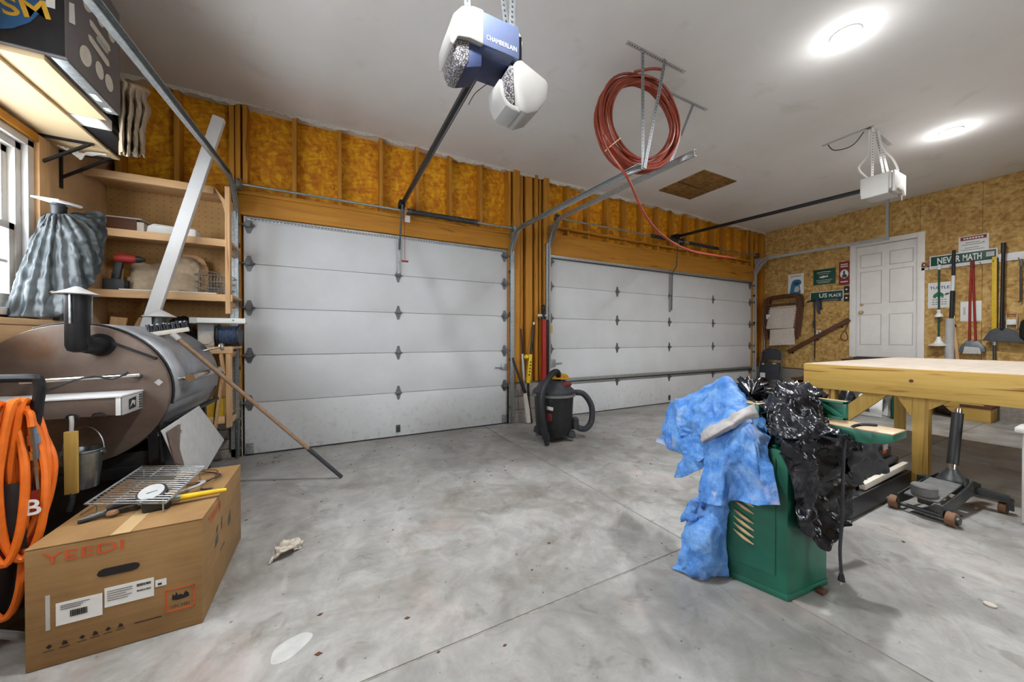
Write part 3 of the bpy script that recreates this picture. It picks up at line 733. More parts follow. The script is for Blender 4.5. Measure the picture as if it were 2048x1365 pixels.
for a, b in ((5.02, 5.75), (6.05, 6.95)):
    sp = MB().cyl((a, D - .12, 3.03), (b, D - .12, 3.03), .020, n=12).build('spring', 'black_metal', s2)
    pts = [(a + (b - a) * i / 300, D - .12 + .026 * math.cos(i * .38), 3.03 + .026 * math.sin(i * .38)) for i in range(301)]
    MB().tube(pts, .008, 5).build('winding', 'dark_steel', sp)
put('anchor_bracket', 'dark_steel', (5.86, D - .15, 2.95), (5.875, D - .05, 3.10), s2, .002)
for x in (3.02, 8.32):
    MB().lathe((x - .02, D - .12, 3.03), [(.03, 0), (.055, .005), (.05, .012), (.05, .035), (.055, .04), (.03, .05)], 18, (1, 0, 0)).build('cable_drum', 'dark_steel', s2)

# ---------------------------------------------------------------- left opener (white covers, open right cover)
o1 = thing('garage_door_opener', 'white and navy garage opener with its right light cover hanging open', 'door opener', (.85, 1.85, 2.80), 'garage door openers')
YF, YB = 1.755, 1.965
put('motor_housing', 'opener_grey', (.737, YF, 2.805), (.958, YB, 2.98), o1, .006)
hb = MB(); hb.prism([(.735, YF + .004, 2.806), (.93, YF + .004, 2.806), (.90, YF + .03, 2.765), (.70, YF + .03, 2.765)], (0, YB - YF - .02, 0)); hb.build('base_pan', 'navy', o1, .006)
put('back_cover', 'black_plastic', (.958, YF + .02, 2.79), (.985, YB - .01, 2.955), o1, .004)
for z in (2.83, 2.87, 2.91): put('terminal', 'dark_steel', (.984, YF + .06, z), (1.0, YF + .12, z + .018), o1, .002)
prof = [(.738, 2.985), (.68, 2.982), (.615, 2.955), (.572, 2.90), (.552, 2.83), (.551, 2.745), (.57, 2.737), (.595, 2.79), (.66, 2.805), (.738, 2.80)]
MB().prism([(x, YF - .006, z) for x, z in prof], (0, YB - YF + .015, 0)).build('light_cover', 'opener_white', o1, .014)
lp = [(.567, 2.775), (.572, 2.70), (.598, 2.655), (.638, 2.655), (.66, 2.70), (.665, 2.80), (.59, 2.795)]
MB().prism([(x, YF + .015, z) for x, z in lp], (0, YB - YF - .03, 0)).build('light_lens', 'lens_grid', o1, .008)
bp_ = [(.64, 2.66), (.735, 2.70), (.74, 2.806), (.66, 2.80)]
MB().prism([(x, YF + .02, z) for x, z in bp_], (0, YB - YF - .03, 0)).build('lower_pan', 'navy', o1, .006)
rp = [(.925, 2.775), (.96, 2.792), (1.125, 2.735), (1.145, 2.715), (1.13, 2.62), (1.07, 2.535), (1.0, 2.498), (.955, 2.505), (.94, 2.555), (.93, 2.66)]
MB().prism([(x, YF - .02, z) for x, z in rp], (0, YB - YF - .02, 0)).build('open_light_cover', 'opener_white', o1, .016)
rl = [(.905, 2.765), (.925, 2.76), (.93, 2.56), (.905, 2.525), (.87, 2.53), (.842, 2.58), (.84, 2.64)]
MB().prism([(x, YF + .01, z) for x, z in rl], (0, YB - YF - .06, 0)).build('light_lens', 'lens_grid', o1, .006)
rb = [(.83, 2.65), (.838, 2.575), (.87, 2.515), (.905, 2.505), (.96, 2.50), (.95, 2.53), (.90, 2.535), (.865, 2.56), (.85, 2.65)]
MB().prism([(x, YF - .005, z) for x, z in rb], (0, YB - YF - .05, 0)).build('lens_rim', 'opener_white', o1, .006)
text('CHAMBERLAIN', 'white_print', o1, (.755, YF, 2.838), (1, 0, 0), (0, 0, 1), w=.185, h=.026)
rl1 = MB().bar((.775, YB - .02, 2.815), (.775, D - .09, 2.845), .028, .036).build('rail', 'black_metal', o1, .003)
MB().bar((.802, YB - .02, 2.808), (.802, D - .10, 2.838), .006, .012).build('belt', 'grey_plastic', o1)
put('rail_bracket', 'black_metal', (.74, D - .16, 2.80), (.81, D - .035, 2.88), o1, .004)
ar = MB().bar((.765, D - .20, 2.81), (.752, D - .08, 2.30), .022, .006).build('door_arm', 'dark_steel', o1)
MB().bar((.752, D - .05, 2.42), (.752, D - .04, 2.16), .026, .006).build('door_arm_plate', 'galv', o1)
MB().tube([(.80, D - .14, 2.79), (.80, D - .15, 2.5), (.803, D - .15, 2.16)], .003, 6).build('release_cord', 'red', o1); MB().cyl((.765, D - .15, 2.15), (.84, D - .15, 2.15), .011).build('release_handle', 'red', o1)
for x, dx in ((.69, -.03), (.96, .02)):
    perforated((x, 1.86, 2.98), (x + dx, 1.86, H - .004), .036, o1, 'hanger_strap')
perforated((.97, 1.90, 2.98), (.86, 1.90, H - .004), .034, o1, 'hanger_strap', up=(0, 1, .0))
perforated((.45, 1.88, H - .004), (1.25, 1.88, H - .004), .036, o1, 'ceiling_strip', 'lightgrey', up=(0, 0, 1))
MB().tube(spline([(1.0, 1.87, 2.93), (1.04, 1.88, 3.02), (1.0, 1.9, 3.2), (1.02, 1.9, H - .01)], 6), .005, 6).build('power_cord', 'white_plastic', o1)
MB().tube(spline([(.86, 1.95, 2.77), (.82, 1.98, 2.74), (.78, 2.0, 2.70), (.75, 2.02, 2.64)], 5), .0022, 5).build('antenna_wire', 'black_plastic', o1)

# ---------------------------------------------------------------- far opener
o2 = thing('garage_door_opener', 'small white garage opener near the house door', 'door opener', (5.67, 1.66, 2.9), 'garage door openers')
put('motor_housing', 'white_plastic', (5.55, 1.53, 2.90), (5.86, 1.80, 3.10), o2, .02)
MB().prism([(x, 1.525, z) for x, z in ((5.54, 3.09), (5.54, 2.86), (5.57, 2.86), (5.62, 2.91), (5.80, 2.91), (5.85, 2.86), (5.875, 2.86), (5.875, 3.09))], (0, -.02, 0)).build('end_cover', 'white_plastic', o2, .004)
put('light_lens', 'white_print', (5.52, 1.55, 2.85), (5.55, 1.78, 3.08), o2, .008)
put('bottom_pan', 'lightgrey', (5.58, 1.56, 2.86), (5.84, 1.78, 2.90), o2, .01)
MB().bar((5.68, 1.80, 2.995), (5.68, D - .08, 3.10), .035, .045).build('rail', 'black_metal', o2, .003)
put('rail_bracket', 'black_metal', (5.64, D - .18, 3.04), (5.72, D - .035, 3.14), o2, .004)
MB().tube([(5.70, D - .16, 3.06), (5.70, D - .13, 2.72), (5.70, D - .12, 2.55), (5.672, D - .05, 2.44), (5.672, D - .04, 1.75)], .011, 6).build('door_arm', 'dark_steel', o2)
for x, dx, y in ((5.58, -.06, 1.70), (5.80, -.22, 1.66), (5.70, -.05, 1.6)): perforated((x, y, 3.10), (x + dx, 1.68, H - .004), .036, o2, 'hanger_strap', 'white_plastic', up=(.3, 1, 0))
for pts in ([(5.62, 1.75, 3.10), (5.52, 1.80, 3.22), (5.56, 1.74, 3.36), (5.50, 1.70, H - .02)], [(5.83, 1.58, 3.10), (5.90, 1.58, 3.2), (5.80, 1.60, 3.32), (5.66, 1.64, 3.42), (5.6, 1.66, H - .02)]):
    MB().tube(spline(pts, 6), .011, 6).build('power_cord', 'white_plastic', o2)
MB().bar((5.49, 2.13, H - .004), (5.47, 1.66, H - .004), .03, .006).build('ceiling_strip', 'lightgrey', o2); MB().bar((5.46, 1.7, H - .004), (6.21, 1.73, H - .004), .04, .006).build('ceiling_strip', 'lightgrey', o2)
MB().tube(spline([(5.50, 2.08, H - .01), (5.52, 2.02, H - .10), (5.52, 1.86, H - .12), (5.50, 1.75, H - .02)], 6), .006, 6).build('sensor_wire', 'dark_steel', o2)
MB().tube([(5.80, 1.52, 2.86), (5.805, 1.52, 2.80)], .007, 6).build('antenna_wire', 'offwhite', o2)

# ---------------------------------------------------------------- hanging coil of tubing
coil_a = -math.radians(10)
cu = Vector((math.cos(coil_a), math.sin(coil_a), 0)); cn = Vector((-math.sin(coil_a), math.cos(coil_a), 0)); cc = Vector((2.44, 2.26, 3.125))
co = thing('tubing_coil', 'coil of rust red plastic tubing hanging from the ceiling straps', 'tubing', cc - Vector((0, 0, .43)))
rng = random.Random(3)
def coil_strand(turns, r0, r1, seed):
    rg = random.Random(seed); pts = []; K = 44; ph = rg.random() * 6
    rad = [rg.uniform(r0, r1) for _ in range(turns + 2)]; off = [rg.uniform(-.055, .055) for _ in range(turns + 2)]
    for i in range(turns * K):
        k, f = divmod(i, K); f /= K; s = f * f * (3 - 2 * f)
        r = rad[k] * (1 - s) + rad[k + 1] * s; o = off[k] * (1 - s) + off[k + 1] * s; a = 2 * PI * i / K + ph
        sag = .012 * math.sin(a * 2 + k)
        pts.append(cc + cu * (r + sag) * math.cos(a) + Vector((0, 0, 1)) * (r + sag) * math.sin(a) + cn * (o + .012 * math.sin(3 * a + k)))
    return pts
MB().tube(coil_strand(9, .33, .42, 1), .0115, 8).build('tube_bundle', 'red_tube', co)
MB().tube(coil_strand(9, .30, .425, 5), .0115, 8).build('tube_bundle', 'red_tube', co)
MB().tube(coil_strand(5, .34, .41, 8), .0115, 8).build('tube_bundle', 'red_tube', co)
tail = spline([cc + cu * -.40 + Vector((0, 0, -.1)), cc + cu * -.33 + Vector((0, -.03, -.30)), at(1246, 342, y=2.2), at(1260, 365, y=2.2), at(1290, 430, y=2.25), at(1330, 475, y=2.32), at(1385, 503, y=2.4), at(1470, 517, y=2.5)], 8)
MB().tube(tail, .0115, 8).build('tube_tail', 'red_tube', co)
MB().tube(spline([cc + cu * -.1 + Vector((0, -.06, .40)), cc + cu * .05 + Vector((0, -.09, .44)), cc + cu * .16 + Vector((0, -.10, .45))], 6), .0115, 8).build('tube_tail', 'red_tube', co)
q = cc + cu * -.27 + Vector((0, 0, -.23)); rd_ = (cu * -.27 + Vector((0, 0, -.23))).normalized()
MB().tube([q + rd_ * (.075 * math.cos(a)) + cn * (.085 * math.sin(a)) for a in (2 * PI * i / 20 for i in range(20))], .005, 6, closed=True).build('tie', 'cream_board', co)

# ---------------------------------------------------------------- shelving on the front wall, left of the narrow door
sh = thing('shelving_unit', 'rough pine shelving with pegboard back in the left corner', 'shelving', (-1.3, 4.28, 0))
put('pegboard', 'pegboard', (L + .004, D - .022, .62), (-.89, D - .012, 2.62), sh, 0)
YS = 4.10
for z, x1 in ((2.60, -.93), (2.13, -.815), (1.625, -.80), (1.145, -.80), (.50, -.86)):
    put('shelf_board', 'pine_x', (L + .02, YS + .02, z - .022), (x1, D - .026, z), sh, .002)
    put('front_rail', 'pine_x', (L + .02, YS - .018, z - .062), (x1 - .004, YS + .02, z + .002), sh, .003)
for z in (2.54, 2.07, 1.565, 1.085, .45): put('side_cleat', 'pine_y', (-.86, YS + .04, z - .04), (-.84, D - .03, z + .01), sh, .002)
for z0_, z1_ in ((2.62, 1.45), (1.08, .40)): MB().bar((-.835, YS + .01, z0_), (-.835, YS + .01, z1_), .035, .07, (0, 1, 0)).build('front_post', 'pine_z', sh, .002)
MB().bar((-.885, YS - .03, 1.08), (-.865, YS - .03, .9), .02, .05, (0, 1, 0)).build('brace', 'pine_z', sh, .002)
MB().bar((-.87, YS - .03, .92), (-.93, YS - .03, .40), .02, .05, (0, 1, 0)).build('brace', 'pine_z', sh, .002)
MB().prism([(-.93, YS - .02, 2.60), (-.84, YS - .02, 2.48), (-.84, YS - .02, 2.30), (-.87, YS - .02, 2.46)], (0, .03, 0)).build('corner_gusset', 'pine_z', sh, .002)

# ------------------------------------------------ things on the shelves
r = thing('dark_radio', 'dark brown radio with pale end on the second shelf', 'radio', (-1.52, 4.27, 2.132))
put('body', 'darkwood_x', (-1.66, 4.17, 2.133), (-1.47, 4.38, 2.245), r, .006); put('end_panel', 'offwhite', (-1.47, 4.165, 2.133), (-1.425, 4.38, 2.225), r, .004); put('top_panel', 'lightgrey', (-1.66, 4.165, 2.245), (-1.44, 4.385, 2.256), r, .003)
b = thing('white_carton', 'long white carton with slanted end on the second shelf', 'carton', (-1.27, 4.25, 2.132))
MB().prism([(-1.41, 4.16, 2.133), (-1.08, 4.16, 2.133), (-1.08, 4.16, 2.21), (-1.36, 4.16, 2.225), (-1.40, 4.16, 2.20)], (0, .16, 0)).build('carton_body', 'white_print', b, .004); put('flap', 'offwhite', (-1.36, 4.155, 2.212), (-1.09, 4.33, 2.216), b, .001)
d = thing('power_drill', 'black and red power drill standing on the third shelf', 'drill', (-1.58, 4.16, 1.627))
MB().lathe((-1.60, 4.16, 1.90), [(.03, 0), (.038, .03), (.038, .10), (.028, .13)], 16, (1, 0, 0)).build('motor_body', 'red', d); MB().lathe((-1.47, 4.16, 1.90), [(.03, 0), (.028, .02), (.014, .05)], 12, (1, 0, 0)).build('chuck', 'black_plastic', d)
MB().bar((-1.575, 4.16, 1.87), (-1.60, 4.16, 1.72), .035, .05, (1, 0, 0)).build('grip', 'black_plastic', d, .008); put('battery', 'black_plastic', (-1.66, 4.11, 1.628), (-1.53, 4.21, 1.72), d, .008)
p = thing('paper_sack', 'crumpled brown paper sack leaning on the third shelf', 'paper sack', (-1.35, 4.3, 1.627))
mb = MB(); mb.grid(cloth([[(-1.56, 4.33, 1.93), (-1.38, 4.35, 1.90), (-1.2, 4.36, 1.99), (-1.10, 4.37, 1.95)], [(-1.56, 4.27, 1.80), (-1.38, 4.25, 1.82), (-1.2, 4.26, 1.83), (-1.09, 4.27, 1.80)], [(-1.57, 4.22, 1.642), (-1.38, 4.18, 1.642), (-1.2, 4.19, 1.642), (-1.08, 4.21, 1.642)]], 7, 7, .025, 9))
mb.build('sack_front', 'canvas', p, solid=.006)
MB().prism([(-1.24, 4.40, 1.628), (-1.06, 4.40, 1.628), (-1.05, 4.40, 1.90), (-1.08, 4.40, 1.985), (-1.14, 4.40, 2.02), (-1.24, 4.40, 2.02)], (0, .015, 0)).build('panel_leaning', 'pine_x', None, .003, label='pale curved board leaning behind the paper sack', cat='board')
MB().bar((-1.56, 4.13, 1.634), (-.92, 4.12, 1.634), .06, .010).build('white_batten', 'white_print', None, .002, label='thin white batten lying along the third shelf front', cat='batten')
# wire basket
wbk = thing('wire_basket', 'silver wire basket at the right end of the third shelf', 'basket', (-.95, 4.27, 1.627))
def ring(z, x0, x1, y0, y1): return [(x0 + .03, y0, z), (x1 - .03, y0, z), (x1, y0 + .03, z), (x1, y1 - .03, z), (x1 - .03, y1, z), (x0 + .03, y1, z), (x0, y1 - .03, z), (x0, y0 + .03, z)]
for z, e in ((1.632, .02), (1.69, .012), (1.75, .006), (1.81, 0)):
    MB().tube(ring(z, -1.10 + e, -.83 - e, 4.15 + e, 4.42 - e), .0035, 6, closed=True).build('basket_ring', 'galv', wbk)
for i in range(12):
    x = -1.08 + i * .022
    MB().tube([(x, 4.15, 1.81), (x, 4.168, 1.632), (x, 4.40, 1.632), (x, 4.42, 1.81)], .002, 5).build('basket_wire', 'galv', wbk)
MB().tube(spline([(-1.10, 4.28, 1.81), (-1.05, 4.28, 1.86), (-.9, 4.28, 1.83), (-.83, 4.28, 1.78)], 6), .004, 6).build('basket_handle', 'galv', wbk)
# lower shelf things
sp = thing('cable_spool', 'spool of blue grey cable on the lowest open shelf', 'cable spool', (-.85, 4.2, 1.147))
for x in (-.93, -.775): MB().cyl((x, 4.2, 1.252), (x + .012, 4.2, 1.252), .105, n=24).build('flange', 'charcoal', sp)
MB().cyl((-.918, 4.2, 1.252), (-.775, 4.2, 1.252), .085, n=20).build('cable_winding', 'cable_blue', sp)
mb = MB()
for i in range(9): mb.lathe((-.916 + i * .0156, 4.2, 1.252), [(.085, 0), (.092, .0078), (.085, .0156)], 20, (1, 0, 0), caps=False)
mb.build('cable_turns', 'cable_blue', sp, kind='stuff')
g = thing('grey_gauge_box', 'grey tape dispenser with round front beside the cable spool', 'dispenser', (-1.0, 4.2, 1.147))
put('case', 'lightgrey', (-1.07, 4.14, 1.148), (-.95, 4.28, 1.36), g, .012); MB().lathe((-1.01, 4.14, 1.22), [(.05, 0), (.05, .012), (.035, .014), (.02, .012)], 20, (0, -1, 0)).build('round_dial', 'offwhite', g)
wbx = thing('white_board_box', 'white strip board laid across the cable spool and dispenser', 'board', (-.9, 4.15, 1.361))
put('strip', 'white_print', (-1.05, 4.05, 1.362), (-.70, 4.16, 1.408), wbx, .003); put('end_bracket', 'lightgrey', (-1.10, 4.045, 1.358), (-1.05, 4.17, 1.41), wbx, .003); MB().cyl((-.79, 4.05, 1.39), (-.79, 4.046, 1.39), .006).build('screw', 'dark_steel', wbx)
for k, (x, z, a, lb) in enumerate(((-1.53, 1.147, .35, 'short pine offcut leaning left on the lowest open shelf'), (-1.64, 1.147, .1, 'pale board end standing in the corner of the lowest open shelf'))):
    MB().bar((x, 4.25, z + .04), (x + math.sin(a) * .26, 4.25, z + math.cos(a) * .26), .10, .02, (0, 1, 0)).build('wood_offcut', 'pine_z', None, .002, label=lb, cat='offcut')
mb = MB(); mb.grid(cloth([[(-1.42, 4.40, 1.15), (-1.3, 4.42, 1.30), (-1.15, 4.42, 1.32), (-1.09, 4.4, 1.16)], [(-1.44, 4.3, 1.17), (-1.3, 4.3, 1.38), (-1.18, 4.3, 1.42), (-1.09, 4.3, 1.20)], [(-1.42, 4.14, 1.15), (-1.3, 4.14, 1.20), (-1.15, 4.14, 1.22), (-1.09, 4.15, 1.15)]], 7, 7, .03, 8, seed=4))
mb.build('black_bag', 'black_poly', None, label='crumpled black bag on the lowest open shelf', cat='bag', solid=.008)
yb = thing('yellow_carton', 'yellow carton on the bottom shelf behind the smoker', 'carton', (-.96, 4.2, .50))
put('carton_body', 'yellow', (-1.10, 4.12, .502), (-.885, 4.3, .66), yb, .004); put('carton_panel', 'yellow_print', (-1.09, 4.117, .52), (-.96, 4.121, .65), yb, 0)

# white steel post leaning in front of the shelves
po = thing('white_post', 'long white metal post leaning across the shelves', 'post', (-1.62, 3.93, 0))
MB().bar((-1.655, 3.93, .015), (-.862, 3.96, 3.17), .085, .055, (0, 1, 0)).build('tube', 'white_paint', po, .004)
MB().bar((-.8665, 3.96, 3.152), (-.8605, 3.96, 3.176), .07, .042, (0, 1, 0)).build('end_opening', 'lightgrey', po, .002)

# ---------------------------------------------------------------- wall shelf over the window, with what is stacked on it
ws = thing('wall_shelf', 'cream board shelf on black brackets above the window', 'shelf', (-1.62, 3.1, 2.62))
put('shelf_board', 'cream_board', (L + .002, 2.0, 2.62), (-1.462, 3.70, 2.638), ws, .002); put('shelf_board', 'cream_board', (L + .002, 3.704, 2.62), (-1.458, 3.87, 2.638), ws, .002)
for y in (2.3, 3.62, 3.86):
    k = MB(); k.box((L + .002, y - .012, 2.34), (L + .012, y + .012, 2.618)); k.box((L + .002, y - .012, 2.606), (-1.50, y + .012, 2.618)); k.bar((L + .01, y, 2.42), (-1.52, y, 2.606), .014, .02, (0, 1, 0)); k.build('bracket', 'black_metal', ws)
wr_ = MB()
for i in range(5): wr_.tube(spline([(-1.72 + .02 * i, 3.72 + .01 * i, 2.60), (-1.66 + .01 * i, 3.75, 2.585 - .012 * i), (-1.58, 3.78 - .01 * i, 2.59), (-1.52 + .01 * i, 3.74, 2.60)], 5), .006, 6)
wr_.build('wire_bundle', 'white_plastic', ws)
put('cream_board', 'cream_board', (-1.74, 2.69, 2.640), (-1.285, 3.25, 2.668), None, .003, label='wide cream board lying on the wall shelf under the black carton', cat='board')
cb = thing('black_carton', 'black carton with blue end and cream ovals on the wall shelf', 'carton', (-1.46, 2.94, 2.669))
put('carton_body', 'carton_grey', (-1.73, 2.672, 2.669), (-1.20, 3.20, 3.32), cb, .006)
put('end_panel', 'black_plastic', (-1.73, 2.667, 2.672), (-1.206, 2.6735, 3.31), cb, 0)
put('bottom_edge', 'galv', (-1.262, 2.69, 2.662), (-1.204, 3.19, 2.669), cb, .001)
for y0, y1 in ((2.98, 3.05), (3.12, 3.16)): put('bottom_label', 'white_print', (-1.25, y0, 2.6605), (-1.222, y1, 2.663), cb, 0)
MB().prism([at(a, b, y=2.6655) for a, b in ((-75, -70), (98, -70), (96, -10), (86, 22), (60, 45), (25, 57), (-75, 60))], (0, -.002, 0)).build('blue_print', 'blue_paint', cb, smooth=False)
text('SM', 'yellow_print', cb, at(8, 30, y=2.664), (1, 0, .25), (-.25, 0, 1), w=.16, h=.09, bold=.02)
put('end_label', 'white_print', (-1.30, 2.6635, 2.90), (-1.235, 2.667, 3.06), cb, 0)
def printed(name, pts, mat='offwhite'):
    MB().prism([at(a, b, x=-1.1985) for a, b in pts], (.001, 0, 0)).build(name, mat, cb, smooth=False)
for px, py, a, b in ((176, 9, 9, 16), (201, 36, 7, 19), (222, 67, 6, 19), (171, 112, 11, 22), (199, 141, 7, 19), (218, 166, 7, 18)): printed('printed_oval', [(px + x + y * .22, py + y) for x, y in ell(0, 0, a, b, 20)])
for dx, dy in ((0, 0), (-2, 30)): printed('printed_bar', [(178 + dx, 38 + dy), (184 + dx, 42 + dy), (219 + dx, 92 + dy), (221 + dx, 103 + dy), (216 + dx, 102 + dy), (180 + dx, 50 + dy)])
printed('printed_bar', [(192, 72), (197, 74), (216, 100), (217, 108), (212, 106), (193, 80)], 'lightgrey')
printed('side_label', [(138, 4), (148, 8), (150, 50), (138, 44)], 'white_print')
wt = thing('white_tray', 'flat white tray tucked under the cream board on the wall shelf', 'tray', (-1.45, 3.35, 2.64))
put('tray_body', 'white_print', (-1.70, 3.262, 2.640), (-1.33, 3.40, 2.70), wt, .004); put('tray_lip', 'lightgrey', (-1.33, 3.262, 2.64), (-1.318, 3.40, 2.71), wt, .002)
bl = thing('folded_mats', 'stack of folded black mats at the end of the wall shelf', 'mats', (-1.46, 3.63, 2.64))
for i in range(7): put('mat', 'black_plastic', (-1.70, 3.42 + .004 * (i % 3), 2.640 + i * .032), (-1.335 + .012 * (i % 2), 3.83 - .006 * (i % 2), 2.669 + i * .032), bl, .008)
rows = []
for py, f in ((158, .2), (180, .55), (215, .85), (255, 1.0), (290, 1.0), (310, .9)):
    row = []
    for k_ in range(9):
        t_ = k_ / 8; px = 238 + t_ * (56 if py < 200 else 62 if py < 240 else 52); fold = (.030 if k_ % 2 else -.022) * f
        row.append(at(px, py + 22 * t_ * (1 if py < 200 else .3) - (8 if k_ % 3 == 1 and py > 300 else 0), x=-1.29 + fold + .05 * math.sin(PI * t_)))
    rows.append(row)
back = [p + Vector((-.14, 0, -.02)) for p in rows[0]]
mb = MB(); mb.grid(cloth([back] + rows, 5, 6, .012, 6, .003, seed=2))
cl = mb.build('canvas_sheet', 'canvas', None, label='beige canvas sheet draped off the end of the wall shelf', cat='canvas', solid=.008, angle=80)

# workbench ledge below the window
lg = thing('window_ledge', 'rough wood ledge under the window', 'ledge', (-1.68, 3.1, 1.20))
put('ledge_board', 'pine_y', (L + .003, 2.0, 1.30), (-1.52, 3.62, 1.335), lg, .003); put('ledge_rail', 'pine_y', (-1.56, 2.0, 1.20), (-1.525, 3.62, 1.298), lg, .003)
for y in (2.1, 3.5): put('ledge_leg', 'pine_z', (L + .01, y, 0), (L + .07, y + .06, 1.30), lg, .003)

# grey cover draped over a capped pole by the window
cv = thing('draped_umbrella', 'grey plastic sheet draped over a capped pole on the window ledge', 'draped pole', (-1.56, 3.55, 1.336))
MB().cyl((-1.60, 3.47, 1.336), (-1.60, 3.47, 2.12), .03).build('pole', 'dark_steel', cv); MB().lathe((-1.60, 3.47, 1.97), [(.034, 0), (.036, .12), (.04, .13), (.036, .14)], 14).build('pole_sleeve', 'black_plastic', cv)
MB().prism([(-1.69, 3.40, 2.125), (-1.56, 3.38, 2.115), (-1.49, 3.47, 2.11), (-1.53, 3.54, 2.12), (-1.65, 3.53, 2.13)], (0, 0, .012)).build('cap', 'white_paint', cv, .002)
c0 = Vector((-1.60, 3.46, 2.06)); rows = []; NC = 25
for t in (.03, .15, .32, .5, .68, .85, 1.0):
    row = []
    for j in range(NC):
        u = j / (NC - 1); ang = math.radians(205 + 205 * u)          # around the pole from the window side to the shelves
        reach = .145 + .085 * math.sin(PI * min(1, u * 1.25)); low = 1.35 + (.62 * max(0, (u - .45) / .55) ** .8 if u > .45 else 0)
        pl_ = (.022 if j % 2 else -.016) * (.2 + .6 * t) * (.3 + 1.1 * abs(math.sin(j * 1.7))); lobe = .13 * math.sin(PI * t) * max(0, u - .45) * 2.0
        r_ = .035 + reach * t ** .75 + pl_ * .8 + lobe * .6
        row.append(Vector((max(L + .02, c0.x + r_ * math.cos(ang)), c0.y + r_ * math.sin(ang), c0.z + (low - c0.z) * t + lobe * .8)))
    rows.append(row)
mb = MB(); mb.grid(cloth(rows, 4, 6, .012, 9, .003, seed=6, crease=.006)); mb.build('sheet', 'grey_cover', cv, solid=.004, angle=80)
rows2 = [[at(a, b_, y=yy) for a, b_, yy in r_] for r_ in ([(98, 560, 3.36), (112, 552, 3.34), (125, 556, 3.34)], [(68, 590, 3.3), (92, 588, 3.27), (112, 590, 3.28)], [(46, 628, 3.27), (78, 636, 3.22), (108, 634, 3.24)])]
mb = MB(); mb.grid(cloth(rows2, 8, 8, .03, 10, .006, seed=9)); mb.build('pale_hem', 'pale_cover', cv, solid=.004)



# ---------------------------------------------------------------- barrel smoker
SX, SZ, SR, SY0, SY1 = -1.237, .912, .387, 2.80, 3.80
sm = thing('barrel_smoker', 'large brown steel barrel smoker with black chimney under the window', 'smoker', (SX, 3.3, 0))
MB().lathe((SX, SY0 + .012, SZ), [(SR - .004, 0), (SR - .004, SY1 - SY0 - .012)], 56, (0, 1, 0)).build('barrel', 'barrel_steel', sm)
ep = MB().lathe((SX, SY0, SZ), [(SR - .03, -.012), (SR, -.006), (SR + .004, .004), (SR + .004, .02)], 56, (0, 1, 0)).build('end_plate', 'rusty_plate', sm)
MB().lathe((SX, SY1 - .01, SZ), [(SR + .004, 0), (SR + .004, .02), (SR - .02, .03)], 48, (0, 1, 0)).build('far_end_plate', 'rusty_plate', sm)
# lid: a shell over the upper right of the barrel
rows = []
for y in (SY0 + .03, SY1 - .03):
    rows.append([Vector((SX + (SR + .008) * math.cos(a), y, SZ + (SR + .008) * math.sin(a))) for a in [math.radians(-12 + i * 6) for i in range(22)]])
lid = MB().grid(rows).build('lid', 'barrel_steel', sm, solid=.006)
rimp = [Vector((SX + (SR + .010) * math.cos(a), SY0 + .024, SZ + (SR + .010) * math.sin(a))) for a in [math.radians(-12 + i * 6) for i in range(22)]]
MB().tube(rimp, .007, 6).build('lid_rim', 'black_metal', lid)
ha = math.radians(8); hx_, hz_ = SX + (SR + .075) * math.cos(ha), SZ + (SR + .075) * math.sin(ha)
MB().cyl((hx_, 2.88, hz_), (hx_, 3.52, hz_), .024).build('lid_handle', 'chrome', lid)
for y in (2.91, 3.50):
    MB().cyl((SX + SR * math.cos(ha), y, SZ + SR * math.sin(ha)), (hx_, y, hz_), .011).build('handle_post', 'chrome', lid); MB().lathe((hx_, y - .02, hz_), [(.022, 0), (.027, .01), (.027, .03), (.022, .04)], 14, (0, 1, 0)).build('handle_collar', 'chrome', lid)
MB().cyl((SX + SR * .88, 3.62, SZ + SR * .55), (SX + SR * 1.15, 3.62, SZ + SR * .62), .008).build('thermometer_stem', 'chrome', lid); MB().lathe((SX + SR * 1.15, 3.62, SZ + SR * .62), [(.03, 0), (.032, .01), (.028, .02)], 16, (1, 0, .3)).build('thermometer', 'chrome', lid)
# chimney on the end plate
cx, cy = -1.174, 2.68
el = spline([(-1.135, SY0 - .012, 1.188), (-1.14, 2.745, 1.18), (-1.158, 2.70, 1.192), (cx, cy, 1.235)], 6)
MB().tube(el, .042, 18).build('chimney_elbow', 'black_metal', sm); MB().lathe((-1.135, SY0 - .018, 1.188), [(.062, 0), (.062, .012)], 24, (0, 1, 0)).build('chimney_flange', 'black_metal', sm)
MB().lathe((cx, cy, 1.15), [(.015, 0), (.036, .010), (.044, .035), (.044, .31)], 26).build('chimney_pipe', 'black_metal', sm)
for a in (.4, 2.5, 4.6): put('cap_stay', 'galv', (cx + .047 * math.cos(a) - .004, cy + .047 * math.sin(a) - .004, 1.30), (cx + .047 * math.cos(a) + .004, cy + .047 * math.sin(a) + .004, 1.468), sm, .001)
MB().lathe((cx, cy, 1.452), [(.080, 0), (.082, .003), (.036, .026), (.010, .042), (.0, .044)], 30).build('chimney_cap', 'lightgrey', sm)
c2 = (-1.15, 3.60)
MB().lathe((*c2, 1.26), [(.042, 0), (.042, .13)], 18).build('rear_chimney_pipe', 'dark_steel', sm); MB().lathe((*c2, 1.385), [(.095, 0), (.097, .004), (.01, .058)], 26).build('rear_chimney_cap', 'lightgrey', sm)
MB().bar((-1.10, SY0 - .016, 1.205), (SX + SR * math.cos(.52), SY0 - .016, SZ + SR * math.sin(.52)), .014, .014).build('lid_stop_bar', 'black_metal', ep)
decal('badge', 'lightgrey', ep, (-.895, SY0 - .013, .965), (1, 0, 0), (0, 0, 1), [(-.02, 0), (0, .02), (.02, 0), (0, -.02)])
